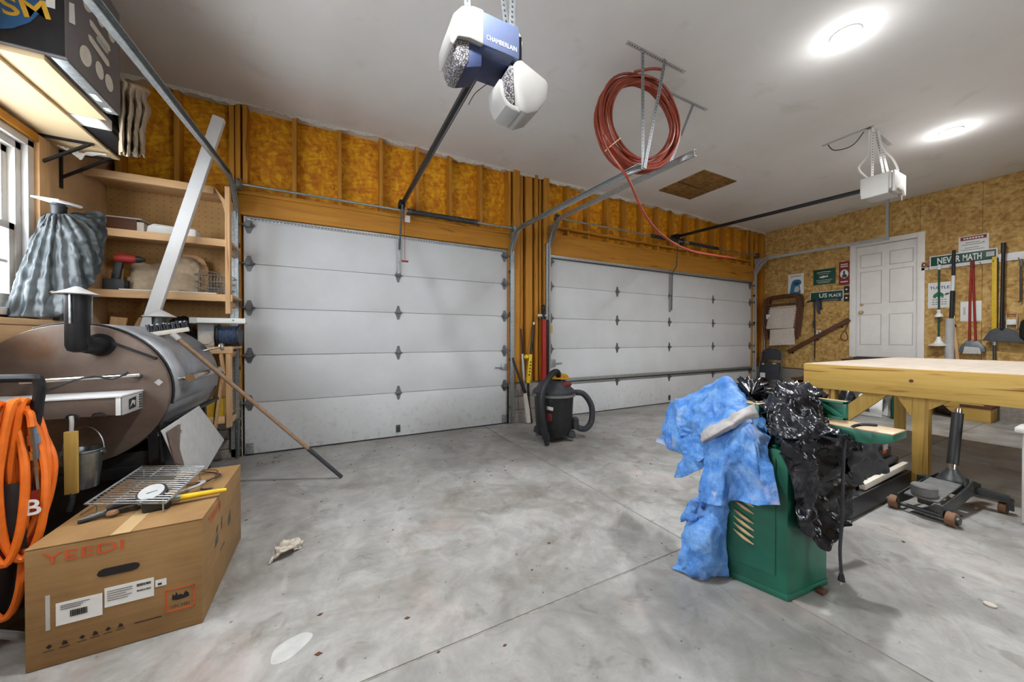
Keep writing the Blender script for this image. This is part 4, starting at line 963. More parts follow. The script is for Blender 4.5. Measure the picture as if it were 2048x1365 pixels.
# stainless tube across the end plate with a black wire twisted on it
MB().cyl((-1.40, 2.735, 1.0), (-.955, 2.735, 1.018), .011).build('rail_tube', 'chrome', ep)
for x in (-1.375, -.975): MB().cyl((x, 2.735, 1.005), (x, SY0, 1.005), .013).build('rail_standoff', 'dark_steel', ep)
MB().tube(spline([(-1.0, 2.72, 1.035), (-1.06, 2.72, 1.0), (-1.13, 2.715, 1.02), (-1.2, 2.70, 1.0), (-1.25, 2.66, .97), (-1.255, 2.54, .94), (-1.255, 2.53, .85), (-1.27, 2.53, .72), (-1.275, 2.53, .66)], 6), .006, 6).build('probe_wire', 'black_plastic', ep)
# control shelf
cs = put('control_shelf', 'rusty_plate', (-1.60, 2.552, .826), (-.968, SY0 - .014, .918), sm, .003)
put('shelf_top', 'white_paint', (-1.605, 2.545, .918), (-.96, SY0 - .014, .927), cs, .002)
put('control_plate', 'lightgrey', (-.968, 2.56, .822), (-.962, SY0 - .02, .916), cs, .002)
put('control_face', 'white_print', (-.985, 2.549, .824), (-.966, 2.5525, .918), cs, .001)
decal('display', 'black_plastic', cs, (-.962, 2.62, .84), (0, 1, 0), (0, 0, 1), [(0, 0), (.075, .004), (.078, .062), (.0, .056)]); decal('display_mark', 'lightgrey', cs, (-.9608, 2.63, .852), (0, 1, 0), (0, 0, 1), [(0, 0), (.03, .02), (.05, .0), (.055, .03), (.02, .036)])
mb = MB()
for i in range(6): mb.box((-.9625, 2.735 - .0, .832 + i * .014), (-.9595, 2.77, .839 + i * .014))
mb.build('vent_slots', 'dark_steel', cs, smooth=False)
for x in (-1.135, -1.045): MB().tube([(x + .022 * math.cos(a), 2.546, .826 + .022 * math.sin(a)) for a in [math.radians(-20 + i * 20) for i in range(12)]], .004, 6).build('tool_hook', 'black_metal', cs)
# stand: black lower cabinet, legs, grey folding front shelf and its bracket
put('lower_cabinet', 'black_metal', (-1.45, 2.83, .16), (-.93, 3.72, .56), sm, .006)
for y in (2.82, 3.70):
    for x in (-1.52, -.90): MB().bar((x, y, 0.03), (x + (.10 if x < -1.2 else -.03), y, .70), .045, .045, (0, 1, 0)).build('leg', 'black_metal', sm, .003)
put('cross_rail', 'black_metal', (-1.52, 2.80, .42), (-.88, 2.84, .48), sm, .003)
MB().lathe((-.93, 2.812, .655), [(.028, 0), (.028, .012), (.016, .014)], 14, (0, -1, 0)).build('latch', 'chrome', sm); MB().lathe((-.93, 2.815, .60), [(.014, 0), (.014, .01)], 12, (0, -1, 0)).build('latch_screw', 'chrome', sm)
fs = MB().prism([(-.83, 2.60, .715), (-.83, 3.22, .745), (-.75, 3.50, .42), (-.74, 2.95, .33), (-.76, 2.70, .37)], (.006, 0, .002)).build('folding_front_shelf', 'lightgrey', sm, .002)
MB().prism([(-.815, 2.63, .70), (-.815, 2.80, .705), (-.79, 2.70, .58), (-.775, 2.72, .47), (-.78, 2.62, .52)], (.012, 0, .0)).build('shelf_bracket', 'rusty_plate', fs, .002)
MB().cyl((-.83, 2.80, .66), (-.80, 2.80, .66), .012).build('bracket_bolt', 'chrome', fs)
MB().bar((-.86, 2.78, .72), (-.845, 3.75, .72), .03, .02).build('front_trim', 'black_metal', sm)

# bucket and wooden scraper hung on the smoker
bk = thing('grease_bucket', 'small galvanised bucket hanging under the smoker control shelf', 'bucket', (-1.14, 2.64, .45))
MB().lathe((-1.14, 2.64, .45), [(.0, 0), (.052, .0), (.072, .185), (.077, .19), (.077, .198), (.069, .198), (.05, .01), (.0, .008)], 28, caps=False).build('bucket_body', 'steel', bk)
MB().tube([(-1.14 + .074 * math.cos(a), 2.645, .64 + .125 * math.sin(a)) for a in [PI * i / 14 for i in range(15)]], .003, 6).build('bail_handle', 'steel', bk)
for s in (-1, 1): MB().cyl((-1.14 + s * .066, 2.64, .625), (-1.14 + s * .08, 2.64, .625), .010).build('bail_ear', 'steel', bk)
sc = thing('wooden_scraper', 'wooden handled scraper hanging from a hook in front of the bucket', 'scraper', (-1.133, 2.535, .37))
put('handle', 'bench_z', (-1.158, 2.525, .455), (-1.112, 2.542, .765), sc, .004)
MB().tube(spline([(-1.135, 2.535, .46), (-1.135, 2.535, .42), (-1.145, 2.535, .37)], 4), .011, 8).build('blade_shank', 'dark_steel', sc); MB().tube(spline([(-1.135, 2.535, .765), (-1.133, 2.535, .81), (-1.138, 2.542, .838)], 4), .008, 8).build('hanging_loop', 'lightgrey', sc)

# push broom resting on the barrel
br = thing('push_broom', 'push broom lying bristles up on the smoker with its handle on the floor', 'broom', (-.4, 3.28, 0))
h0, h1 = Vector((-.955, 3.19, 1.255)), Vector((.085, 3.40, .012)); hm = h0.lerp(h1, .76)
MB().tube([h0, hm], .0145, 10).build('handle', 'broom_handle', br); MB().tube([hm, h1], .0165, 10).build('grip', 'charcoal', br)
hc = Vector((-.972, 3.20, 1.268)); R_ = Rz(.35) @ Matrix.Rotation(math.radians(-12), 3, 'Y')
MB().obox(hc, (.20, .062, .03), R_).build('head_block', 'offwhite', br, .004)
mb = MB(); rg = random.Random(5)
for i in range(16):
    for j in range(5):
        p = hc + R_ @ Vector((-.094 + i * .0125, -.026 + j * .013, .012)); q = p + R_ @ Vector((rg.uniform(-.008, .008), rg.uniform(-.01, .01), .05 + rg.uniform(-.008, .006))); mb.cyl(p, q, .005, .0035, 5)
mb.build('bristles', 'charcoal', br, kind='stuff')
mb = MB()
for i in range(34):
    p = hc + R_ @ Vector((rg.uniform(-.1, .1), rg.uniform(-.03, .03), rg.uniform(.05, .062))); mb.lathe(p, [(.0, -.004), (.007, 0), (.0, .004)], 6, caps=False)
mb.build('dust_clumps', 'white_print', br, kind='stuff')
MB().lathe(h0 - Vector((0, 0, .0)), [(.02, 0), (.018, .05)], 12, (h1 - h0)).build('socket', 'lightgrey', br)

# ---------------------------------------------------------------- air compressor with orange hose
ac = thing('air_compressor', 'dark red upright air compressor with black tube handle at the left edge', 'compressor', (-1.28, 2.25, 0))
MB().lathe((-1.28, 2.26, .12), [(.0, 0), (.10, .01), (.155, .05), (.165, .10), (.165, .55), (.15, .61), (.08, .65), (.0, .655)], 30, caps=False).build('tank', 'red', ac)
MB().lathe((-1.28, 2.26, .13), [(.168, .0), (.172, .02), (.172, .20), (.168, .22)], 30, caps=False).build('tank_band', 'black_plastic', ac)
put('pump_cover', 'black_plastic', (-1.42, 2.13, .78), (-1.14, 2.38, .93), ac, .03)
MB().tube(spline([(-1.50, 2.18, .60), (-1.50, 2.18, .98), (-1.47, 2.18, 1.045), (-1.40, 2.18, 1.058), (-1.11, 2.18, 1.062), (-1.065, 2.18, 1.04), (-1.07, 2.18, .95), (-1.085, 2.18, .80), (-1.10, 2.18, .60)], 6), .017, 10).build('tube_handle', 'black_metal', ac)
for y in (2.10, 2.42): MB().lathe((-1.28, y - .02, .085), [(.05, 0), (.085, .008), (.085, .035), (.05, .043)], 22, (0, 1, 0)).build('wheel', 'black_plastic', ac)
MB().tube(spline([(-1.45, 2.02, .05), (-1.3, 2.0, .13), (-1.15, 2.0, .16), (-1.04, 2.02, .10), (-1.02, 2.05, .04)], 6), .014, 8).build('foot_tube', 'grey_plastic', ac)
text('B', 'white_print', ac, at(50, 1033, y=2.085), (1, .0, 0), (0, 0, 1), h=.062, bold=.02)
put('name_panel', 'black_plastic', (-1.34, 2.088, .40), (-1.06, 2.098, .66), ac, .004)
hs = thing('air_hose', 'bundle of bright orange air hose looped over the compressor handle', 'hose', (-1.12, 2.1, .1))
def hloop(xt, xl, xr, zb, y, zt=.955, r=.0125):
    return MB().tube(spline([(xt - .01, y + .05, zt - .01), (xt, y + .02, zt + .015), (xt, y - .01, zt), ((xt + xl) / 2, y - .03, zt - .14), (xl, y - .035, (zt + zb) / 2), (xl + .012, y - .03, zb + .08), ((xl + xr) / 2, y - .02, zb), (xr - .012, y - .01, zb + .1), (xr, y, (zt + zb) / 2), ((xt + xr) / 2 + .01, y + .03, zt - .14), (xt, y + .06, zt - .01)], 6), r, 8)
for args in ((-1.11, -1.165, -1.075, .14, 2.12), (-1.105, -1.15, -1.03, .42, 2.13), (-1.10, -1.12, -1.015, .36, 2.11), (-1.095, -1.11, -1.03, .45, 2.15), (-1.12, -1.10, -1.02, .46, 2.165), (-1.13, -1.145, -1.06, .36, 2.09)):
    hloop(*args).build('hose_loop', 'orange_hose', hs)
MB().tube(spline([(-1.09, 2.15, .93), (-1.065, 2.13, .92), (-1.055, 2.12, .87)], 5), .0125, 8).build('hose_end', 'orange_hose', hs)
for z0, z1, rr in ((.87, .84, .013), (.84, .80, .017), (.80, .775, .011), (.775, .74, .015), (.74, .71, .009), (.71, .62, .012)): MB().cyl((-1.055 + (.87 - z0) * .06, 2.12, z0), (-1.055 + (.87 - z1) * .06, 2.12, z1), rr, n=10).build('brass_fitting', 'chrome', hs)

# ---------------------------------------------------------------- cardboard box and the grill tools on it
BX0, BX1, BY0, BY1, BZ = -.99, -.488, 1.94, 2.665, .452
bx = thing('cardboard_box', 'large printed cardboard box with grill tools on top', 'box', ((BX0 + BX1) / 2, (BY0 + BY1) / 2, 0))
put('carton_body', 'cardboard', (BX0, BY0, .001), (BX1, BY1, BZ - .004), bx, .006)
for x0, x1 in ((BX0, (BX0 + BX1) / 2 - .002), ((BX0 + BX1) / 2 + .002, BX1)): put('top_flap', 'cardboard', (x0, BY0, BZ - .004), (x1, BY1, BZ), bx, .001)
put('packing_tape', 'tape', ((BX0 + BX1) / 2 - .028, BY0 - .001, BZ - .002), ((BX0 + BX1) / 2 + .028, BY1, BZ + .0006), bx, 0)
fx, fz, fo = (1, 0, 0), (0, 0, 1), (BX0, BY0, 0)
text('YEEDI', 'orange_print', bx, (BX0 + .045, BY0, .388), fx, fz, w=.215, h=.038)
decal('hand_hole', 'black_print', bx, fo, fx, fz, [(.185 + .035 * 0 + x, .295 + z) for x, z in ((0, .012), (.006, .003), (.02, 0), (.10, .0), (.115, .004), (.122, .015), (.118, .026), (.105, .031), (.02, .031), (.006, .025))])
l1 = decal('shipping_label', 'white_print', bx, fo, fx, fz, rect(.078, .148, .122, .085)); l2 = decal('shipping_label', 'white_print', bx, fo, fx, fz, rect(.206, .172, .142, .076)); decal('shipping_label', 'white_print', bx, fo, fx, fz, rect(.352, .205, .034, .028))
mb = MB(); rg = random.Random(2); x = .115
while x < .158:
    w_ = rg.uniform(.0008, .0028); mb.box((BX0 + x, BY0 - .0032, .172), (BX0 + x + w_, BY0 - .0022, .196)); x += w_ + rg.uniform(.0008, .002)
x = .298
while x < .338:
    w_ = rg.uniform(.001, .0026); mb.box((BX0 + x, BY0 - .0032, .226), (BX0 + x + w_, BY0 - .0022, .236)); mb.box((BX0 + x, BY0 - .0032, .205), (BX0 + x + w_ * .8, BY0 - .0022, .212)); x += w_ + rg.uniform(.0008, .0022)
for i in range(5): mb.box((BX0 + .214, BY0 - .0030, .196 + i * .009), (BX0 + .214 + rg.uniform(.04, .075), BY0 - .0022, .1975 + i * .009))
for i in range(3): mb.box((BX0 + .09, BY0 - .0030, .206 + i * .007), (BX0 + .09 + rg.uniform(.03, .08), BY0 - .0022, .2075 + i * .007))
mb.box((BX0 + .36, BY0 - .003, .211), (BX0 + .372, BY0 - .0022, .219))
mb.build('label_print', 'black_print', bx, smooth=False, kind='stuff')
mb = MB()
for x0, z0, x1, z1 in ((.383, .088, .475, .092), (.383, .176, .475, .180), (.383, .088, .387, .180), (.471, .088, .475, .180)): mb.box((BX0 + x0, BY0 - .0022, z0), (BX0 + x1, BY0 - .001, z1))
mb.build('battery_mark_border', 'orange_print', bx, smooth=False)
text('UN 3481', 'black_print', bx, (BX0 + .400, BY0, .100), fx, fz, w=.058, h=.012)
decal('battery_mark', 'black_print', bx, fo, fx, fz, [(.402, .135), (.405, .158), (.412, .15), (.416, .165), (.422, .148), (.43, .152), (.438, .145), (.445, .160), (.455, .150), (.458, .136), (.44, .132), (.42, .130)])
mb = MB()
for i, x in enumerate((.06, .10, .145, .18, .215, .25)):
    mb.prism([(BX0 + x + a * .008, BY0 - .001, .078 + .002 * i + b * .008) for a, b in (((-1, -1), (1, -1), (.6, .4), (-.4, 1)) if i % 2 else ((-1, 0), (0, -1), (1, 0), (0, 1)))], (0, -.001, 0)); mb.box((BX0 + x - .014, BY0 - .002, .062 + .002 * i), (BX0 + x + .012, BY0 - .001, .0635 + .002 * i))
mb.box((BX0 + .29, BY0 - .002, .078), (BX0 + .37, BY0 - .001, .081))
mb.build('care_symbols', 'black_print', bx, smooth=False)
mb = MB()
for y0, z0, w_, h_ in ((2.12, .23, .05, .05), (2.14, .29, .03, .03), (2.36, .22, .05, .07), (2.20, .17, .09, .006), (2.22, .27, .02, .06)): mb.prism([(BX1 + .001, y0 + a * w_, z0 + b * h_) for a, b in ((0, 0), (1, .15), (.8, 1), (.2, .7))], (.001, 0, 0))
mb.build('side_symbols', 'dark_steel', bx, smooth=False)
text('YEEDI', 'orange_print', bx, (BX1, 2.02, .385), (0, 1, 0), fz, w=.20, h=.034)
put('scuff_tape', 'lightgrey', (BX0 + .052, BY0 - .0012, .14), (BX0 + .063, BY0, .27), bx, 0)

gr = thing('grill_grate', 'silver wire grill grate with folded legs on the cardboard box', 'grate', (-.77, 2.33, BZ))
A_, B_, C_, D_ = (Vector(p) for p in ((-.945, 2.197, .505), (-.905, 2.60, .53), (-.60, 2.45, .53), (-.64, 2.05, .505)))
MB().tube([A_, B_, C_, D_], .005, 7, closed=True).build('grate_frame', 'galv', gr)
for i in range(1, 18):
    t = i / 18; MB().tube([A_.lerp(B_, t), D_.lerp(C_, t)], .0028, 5).build('grate_bar', 'galv', gr)
for t in (.33, .66): MB().tube([A_.lerp(D_, t) - V3(0, 0, .004), B_.lerp(C_, t) - V3(0, 0, .004)], .004, 6).build('cross_bar', 'galv', gr)
for p in (A_.lerp(C_, .08), D_.lerp(B_, .08), B_.lerp(D_, .1), C_.lerp(A_, .06)): MB().tube([p, Vector((p.x, p.y, BZ))], .003, 5).build('grate_leg', 'galv', gr)
MB().prism([A_.lerp(B_, .55).lerp(D_.lerp(C_, .55), t) + V3(0, o, .005) for t, o in ((.2, 0), (.75, .02), (.75, .06), (.2, .03))], (0, 0, .003)).build('name_plate', 'steel', gr, .001)
gb = thing('grill_brush', 'grill brush with yellow wooden handle on the cardboard box', 'brush', (-.58, 2.16, BZ))
MB().tube([(-.625, 2.155, BZ + .03), (-.49, 2.17, BZ + .028), (-.455, 2.175, BZ + .026)], [.014, .011, .009], 10).build('handle', 'yellow', gb); MB().tube([(-.655, 2.15, BZ + .032), (-.62, 2.155, BZ + .03)], .016, 10).build('ferrule', 'steel', gb); MB().obox((-.695, 2.135, BZ + .028), (.09, .05, .05), Rz(.15)).build('brush_head', 'black_plastic', gb, .006)
gg = thing('dial_thermometer', 'round dial thermometer with black rim on the cardboard box', 'thermometer', (-.72, 2.19, BZ))
ax = Vector((-.05, -.45, .9)); MB().lathe((-.725, 2.185, BZ + .05), [(.045, 0), (.053, .004), (.053, .020), (.046, .024)], 28, ax).build('bezel', 'black_plastic', gg); MB().lathe(Vector((-.725, 2.185, BZ + .05)) + ax.normalized() * .0245, [(.044, 0), (.044, .001)], 28, ax).build('dial_face', 'lightgrey', gg); MB().tube([(-.725, 2.20, BZ + .045), (-.72, 2.27, BZ + .012)], .006, 6).build('stem', 'steel', gg)
mb = MB().bar(Vector((-.74, 2.165, BZ + .070)), Vector((-.705, 2.175, BZ + .074)), .004, .002); mb.build('needle', 'blue_ink', gg)
tg = thing('grill_tongs', 'long black handled grill tongs lying in front of the grate', 'tongs', (-.83, 2.16, BZ))
for dy, dz in ((0, .012), (.03, .018)): MB().tube(spline([(-.93, 2.11 + dy * .3, BZ + .010), (-.88, 2.13 + dy, BZ + dz), (-.80, 2.16 + dy, BZ + dz + .008), (-.76, 2.17 + dy * .5, BZ + .012)], 5), .007, 8).build('tong_arm', 'steel' if dy else 'black_plastic', tg)
MB().tube(spline([(-.86, 2.15, BZ + .03), (-.82, 2.165, BZ + .04), (-.77, 2.18, BZ + .04)], 5), .014, 10).build('tong_grip', 'black_plastic', tg); MB().lathe((-.835, 2.13, BZ + .012), [(.018, 0), (.02, .006), (.016, .016)], 14).build('pivot_knob', 'brown_rubber', tg)
cw = thing('probe_cable', 'tangle of thin temperature probe cable on the cardboard box', 'cable', (-.63, 2.45, BZ))
rg = random.Random(11)
for k in range(3):
    a0 = rg.random() * 6; MB().tube(spline([(-.625 + .07 * math.cos(a0 + i * .9) * (1 + .3 * rg.random()), 2.46 + .09 * math.sin(a0 + i * .9), BZ + .008 + .02 * rg.random()) for i in range(8)], 5), .003, 5).build('cable_loop', 'darkwood_x' if k else 'dark_steel', cw)
MB().tube(spline([(-.66, 2.30, BZ + .01), (-.60, 2.28, BZ + .03), (-.58, 2.34, BZ + .03), (-.62, 2.40, BZ + .012)], 5), .007, 7).build('probe_sleeve', 'lightgrey', cw)
for k, (x, y, l_) in enumerate(((-.58, 2.29, .05), (-.56, 2.25, .04))): MB().tube([(x, y, BZ + .008), (x + l_, y - .02, BZ + .009)], .008, 8).build('probe_plug', 'chrome', cw)
# crumpled paper and flakes on the floor
mb = MB(); mb.grid(cloth([[(-.30, 2.27, .01), (-.25, 2.29, .035), (-.2, 2.32, .03), (-.15, 2.36, .01)], [(-.30, 2.30, .03), (-.25, 2.33, .07), (-.2, 2.36, .06), (-.15, 2.40, .02)], [(-.28, 2.34, .008), (-.23, 2.37, .03), (-.19, 2.40, .03), (-.15, 2.43, .008)]], 10, 10, .0, 22, .0, seed=3, ridge=.07))
for p in mb.v: p.z = max(p.z, .003)
mb.build('crumpled_paper', 'offwhite', None, label='crumpled white paper on the floor by the cardboard box', cat='paper', solid=.003)

# ---------------------------------------------------------------- shop vacuum
vc = thing('shop_vacuum', 'dusty black wet and dry vacuum by the post between the garage doors', 'vacuum', (2.42, 3.56, 0))
VX, VY = 2.42, 3.56
MB().lathe((VX, VY, .06), [(.19, 0), (.205, .01), (.215, .05), (.235, .42), (.238, .46)], 36).build('drum', 'black_plastic', vc)
MB().lathe((VX, VY, .52), [(.24, 0), (.262, .012), (.262, .03), (.24, .045)], 36).build('rim', 'grey_plastic', vc)
MB().lathe((VX, VY, .562), [(.255, 0), (.255, .03), (.225, .06), (.20, .075), (.17, .13), (.14, .15), (.05, .155)], 36).build('lid', 'charcoal', vc)
for a in (.5, 2.1, 3.7, 5.3):
    cx_, cy_ = VX + .225 * math.cos(a), VY + .225 * math.sin(a); MB().lathe((cx_, cy_, .05), [(.045, 0), (.05, .01), (.04, .07), (.02, .08)], 14).build('caster_socket', 'charcoal', vc); MB().cyl((cx_ - .012, cy_ + .012, .027), (cx_ + .012, cy_ - .012, .027), .027).build('caster', 'grey_plastic', vc)
for a in (3.4, .3): MB().obox((VX + .25 * math.cos(a), VY + .25 * math.sin(a), .545), (.04, .08, .06), Rz(a)).build('latch', 'black_plastic', vc, .006)
MB().obox((VX + .17 * math.cos(-1.05), VY + .17 * math.sin(-1.05), .668), (.16, .05, .05), Rz(.45) @ Matrix.Rotation(.6, 3, 'X')).build('red_badge', 'red_sign', vc, .006)
xd_ = Vector((math.cos(.45), math.sin(.45), 0)); text('6.5', 'white_print', vc, Vector((VX + .045, VY - .175, .665)), xd_, (0, -.0, 1), h=.022, bold=.01)
decal('drum_label', 'white_print', vc, (VX - .20, VY - .155, .40), (.62, -.78, 0), (0, 0, 1), [(0, 0), (.075, -.008), (.078, .03), (.0, .042)], .004); decal('drum_label_red', 'red_sign', vc, (VX - .195, VY - .152, .27), (.62, -.78, 0), (0, 0, 1), [(0, 0), (.06, 0), (.06, .08), (.0, .09)], .004)
def ribbed(pts, r, parent, mat):
    P = spline(pts, 14); return MB().tube(P, [r * (1.0 + .09 * (i % 2)) for i in range(len(P))], 10).build('hose', mat, parent)
ribbed([(VX + .05, VY - .02, .70), (VX - .03, VY - .12, .82), (VX - .16, VY - .18, .80), (VX - .27, VY - .18, .62), (VX - .29, VY - .19, .40), (VX - .27, VY - .20, .20)], .034, vc, 'black_plastic')
MB().tube([(VX - .27, VY - .20, .22), (VX - .26, VY - .21, .12), (VX - .245, VY - .23, .012)], [.036, .034, .026], 12).build('nozzle', 'black_plastic', vc)
ribbed([(VX + .22, VY - .10, .56), (VX + .34, VY - .14, .54), (VX + .43, VY - .18, .40), (VX + .43, VY - .19, .22), (VX + .36, VY - .17, .12), (VX + .27, VY - .13, .13), (VX + .22, VY - .10, .20)], .034, vc, 'charcoal')
MB().lathe((VX + .23, VY - .11, .12), [(.05, 0), (.055, .02), (.05, .12), (.03, .14)], 14).build('hose_port', 'charcoal', vc)
yc = thing('extension_cord', 'yellow extension cord coiled on top of the vacuum', 'cord', (VX + .05, VY, .73))
for k in range(6): MB().tube([(VX + .05 + (.155 - .012 * k) * math.cos(a), VY - .01 + (.10 - .006 * k) * math.sin(a), .735 + .010 * k + .008 * math.sin(2 * a + k)) for a in (2 * PI * i / 28 for i in range(28))], .009, 7, closed=True).build('cord_loop', 'yellow_cord', yc)

# ---------------------------------------------------------------- tools leaning on the post
YP = 4.36
bt = thing('baseball_bat', 'cream bat with long black grip leaning on the post', 'bat', (2.50, YP, 0))
MB().tube([(2.515, YP - .03, .02), (2.50, YP - .02, .20), (2.47, YP, .44)], [.034, .036, .026], 12).build('barrel', 'offwhite', bt); MB().tube([(2.47, YP, .44), (2.41, YP + .02, .62), (2.31, YP + .07, .93)], [.026, .019, .016], 10).build('grip', 'black_plastic', bt); MB().cyl((2.312, YP + .068, .925), (2.306, YP + .072, .945), .022).build('knob', 'black_plastic', bt)
gs_ = thing('grease_gun', 'slim silver and black grease gun standing at the post', 'grease gun', (2.46, YP + .04, 0))
MB().tube([(2.50, YP + .02, .015), (2.475, YP + .04, .62)], .014, 10).build('shaft', 'galv', gs_); MB().tube([(2.475, YP + .04, .62), (2.462, YP + .06, 1.0)], .021, 12).build('cylinder', 'galv', gs_); MB().tube([(2.462, YP + .06, 1.0), (2.447, YP + .08, 1.36)], .014, 10).build('grip', 'black_plastic', gs_)
lv = thing('yellow_lopper', 'yellow and black handled lopper leaning on the post', 'lopper', (2.56, YP, 0))
MB().bar((2.515, YP - .01, .58), (2.575, YP + .03, .99), .055, .04, (0, 1, 0)).build('yellow_sleeve', 'yellow', lv, .008); MB().tube([(2.575, YP + .03, .97), (2.66, YP + .075, 1.42)], .017, 10).build('black_handle', 'black_plastic', lv); MB().tube([(2.655, YP + .073, 1.40), (2.668, YP + .08, 1.46)], .013, 8).build('end_cap', 'white_print', lv)
MB().tube([(2.515, YP - .01, .58), (2.52, YP - .02, .30), (2.55, YP - .05, .012)], .018, 10).build('lower_bar', 'black_plastic', lv); MB().lathe((2.50, YP + .01, .955), [(.0, -.04), (.035, -.02), (.042, 0), (.035, .02), (.0, .04)], 14, caps=False).build('yellow_knob', 'yellow', lv)
mb = MB()
for i in range(5): mb.obox((2.528 + i * .009, YP - .018 + i * .004, .70 + i * .045), (.022, .004, .022), Matrix.Rotation(.3, 3, 'Y'))
mb.build('sleeve_print', 'black_print', lv)
rj = thing('red_jack_post', 'dark red lifting bar with black rack beside the wide garage door', 'lifting jack', (2.80, YP + .03, 0))
put('red_channel', 'red', (2.765, YP - .01, .02), (2.83, YP + .05, 1.50), rj, .006); put('black_rack', 'black_metal', (2.845, YP + .0, .55), (2.885, YP + .05, 1.50), rj, .004)
MB().lathe((2.79, YP + .02, 1.50), [(.025, 0), (.022, .12), (.028, .13), (.028, .20), (.01, .22)], 12).build('head_pin', 'black_metal', rj); put('clevis', 'galv', (2.69, YP + .01, 1.54), (2.87, YP + .04, 1.575), rj, .004)

# ---------------------------------------------------------------- jointer
jn = thing('jointer_machine', 'green woodworking jointer on a louvered steel cabinet', 'jointer', (2.03, 1.05, 0))
TZ = .83
CP = [(1.88, .85), (2.19, .82), (2.21, 1.14), (1.79, 1.16)]          # cabinet footprint
fx0 = [(1.885 + .0, .855), (2.185, .827), (2.235, 1.35), (1.806, 1.38)]
cab = MB().prism([(x, y, .004) for x, y in CP], (0, 0, .694)).build('cabinet', 'green_enamel', jn, .008)
MB().prism([(x, y, .0) for x, y in [(1.877, .846), (2.193, .816), (2.213, 1.144), (1.786, 1.164)]], (0, 0, .03)).build('kick_flange', 'green_enamel', cab, .004)
a0, a1 = Vector((1.88, .85, 0)), Vector((1.79, 1.16, 0)); fd = (a1 - a0).normalized(); fn = Vector((-fd.y, fd.x, 0))
if fn.x > 0: fn = -fn
dp = MB(); q0, q1 = a0 + fd * .045, a0 + fd * .31
dp.prism([q0 + fn * .001 + V3(0, 0, .10), q1 + fn * .001 + V3(0, 0, .10), q1 + fn * .001 + V3(0, 0, .66), q0 + fn * .001 + V3(0, 0, .66)], fn * .006); door = dp.build('access_panel', 'green_enamel', cab, .003)
for c_ in (0, 1):
    for i in range(4):
        z = .385 - i * .032 + c_ * .11 if False else .215 + i * .034 + c_ * .15
        s0 = q0 + fd * .085 + V3(0, 0, z); P = [s0 + fd * (.085 * t) + V3(0, 0, .045 * t) + fn * (.010 + .008 * math.sin(PI * t)) for t in (0, .25, .5, .75, 1)]
        MB().tube(P, [.003, .007, .008, .007, .003], 7).build('louver', 'machined_tan', cab)
put('body_casting', 'green_paint', (1.95, .90, .70), (2.20, 1.30, .78), jn, .01)
put('cutter_guard', 'green_paint', (1.93, 1.0, .78), (2.02, 1.10, .885), jn, .012)
put('guard_top', 'machined_tan', (1.932, 1.002, .885), (2.018, 1.098, .889), jn, .001)
it = MB().prism([(2.03, .55, .828), (2.03, 1.02, .828), (2.03, 1.02, .762), (2.03, .62, .775), (2.03, .55, .80)], (.15, 0, 0)).build('infeed_table', 'green_paint', jn, .003)
put('infeed_surface', 'machined_tan', (2.031, .551, .828), (2.179, 1.02, .833), it, .001)
ot = MB().prism([(2.03, 1.06, .83), (2.03, 1.48, .83), (2.03, 1.48, .80), (2.03, 1.06, .76)], (.15, 0, 0)).build('outfeed_table', 'green_paint', jn, .003)
put('outfeed_surface', 'machined_tan', (2.031, 1.06, .83), (2.179, 1.48, .835), ot, .001)
# ribbed fence
FX, F0, F1, FZ0, FZ1 = 2.158, .735, 1.22, .838, .925
fe = put('fence', 'green_paint', (FX, F0, FZ0), (FX + .008, F1, FZ1), jn, .001)
put('fence_rib', 'green_paint', (FX - .018, F0, FZ1 - .012), (FX + .008, F1, FZ1), fe, .002); put('fence_rib', 'green_paint', (FX - .018, F0, FZ0), (FX + .008, F1, FZ0 + .012), fe, .002); put('fence_rib', 'green_paint', (FX - .018, F0, FZ0), (FX, F0 + .012, FZ1), fe, .002)
yy = F0 + .012; up = True
while yy < F1 - .1:
    MB().bar((FX - .009, yy, FZ0 + .012 if up else FZ1 - .012), (FX - .009, yy + .10, FZ1 - .012 if up else FZ0 + .012), .018, .010, (1, 0, 0)).build('fence_web', 'green_paint', fe, .002); yy += .10; up = not up
put('fence_top', 'machined_tan', (FX - .018, F0, FZ1), (FX + .008, F1, FZ1 + .003), fe, 0)
# table lever and dust chute
MB().tube([(2.16, 1.0, .64), (2.50, .92, .53), (2.58, .90, .505)], [.010, .011, .012], 8).build('table_lever', 'dark_steel', jn); MB().tube([(2.56, .905, .515), (2.72, .87, .46)], [.014, .024], 12).build('lever_grip', 'charcoal', jn)
MB().lathe((2.25, 1.02, .62), [(.02, 0), (.15, .02), (.16, .06), (.15, .26), (.13, .28)], 26, (.9, -.25, .1)).build('motor_cover', 'charcoal', jn)
MB().bar((2.36, 1.06, .0), (2.30, 1.04, .60), .10, .07, (0, 1, 0)).build('dust_chute', 'grey_plastic', jn, .01)
# power cord hanging off the infeed table
MB().tube(spline([at(1752, 851, z=.855), at(1722, 850, z=.86), at(1700, 858, x=2.06), at(1690, 885, x=2.0), at(1686, 950, x=2.02), at(1684, 1040, x=2.04), at(1680, 1100, x=2.05), at(1683, 1150, x=2.06)], 8), .0065, 7).build('power_cord', 'charcoal', jn)
pe = at(1683, 1150, x=2.06); MB().tube([pe + V3(0, 0, .004), pe - V3(0, 0, .028)], [.009, .014], 10).build('plug', 'black_plastic', jn)
for dx in (-.006, .006): MB().cyl(pe + V3(dx, 0, -.028), pe + V3(dx, 0, -.046), .0022, n=6).build('plug_pin', 'chrome', jn)
put('foot_block', 'darkwood_x', (2.07, .79, .0), (2.12, .82, .014), jn, .003)

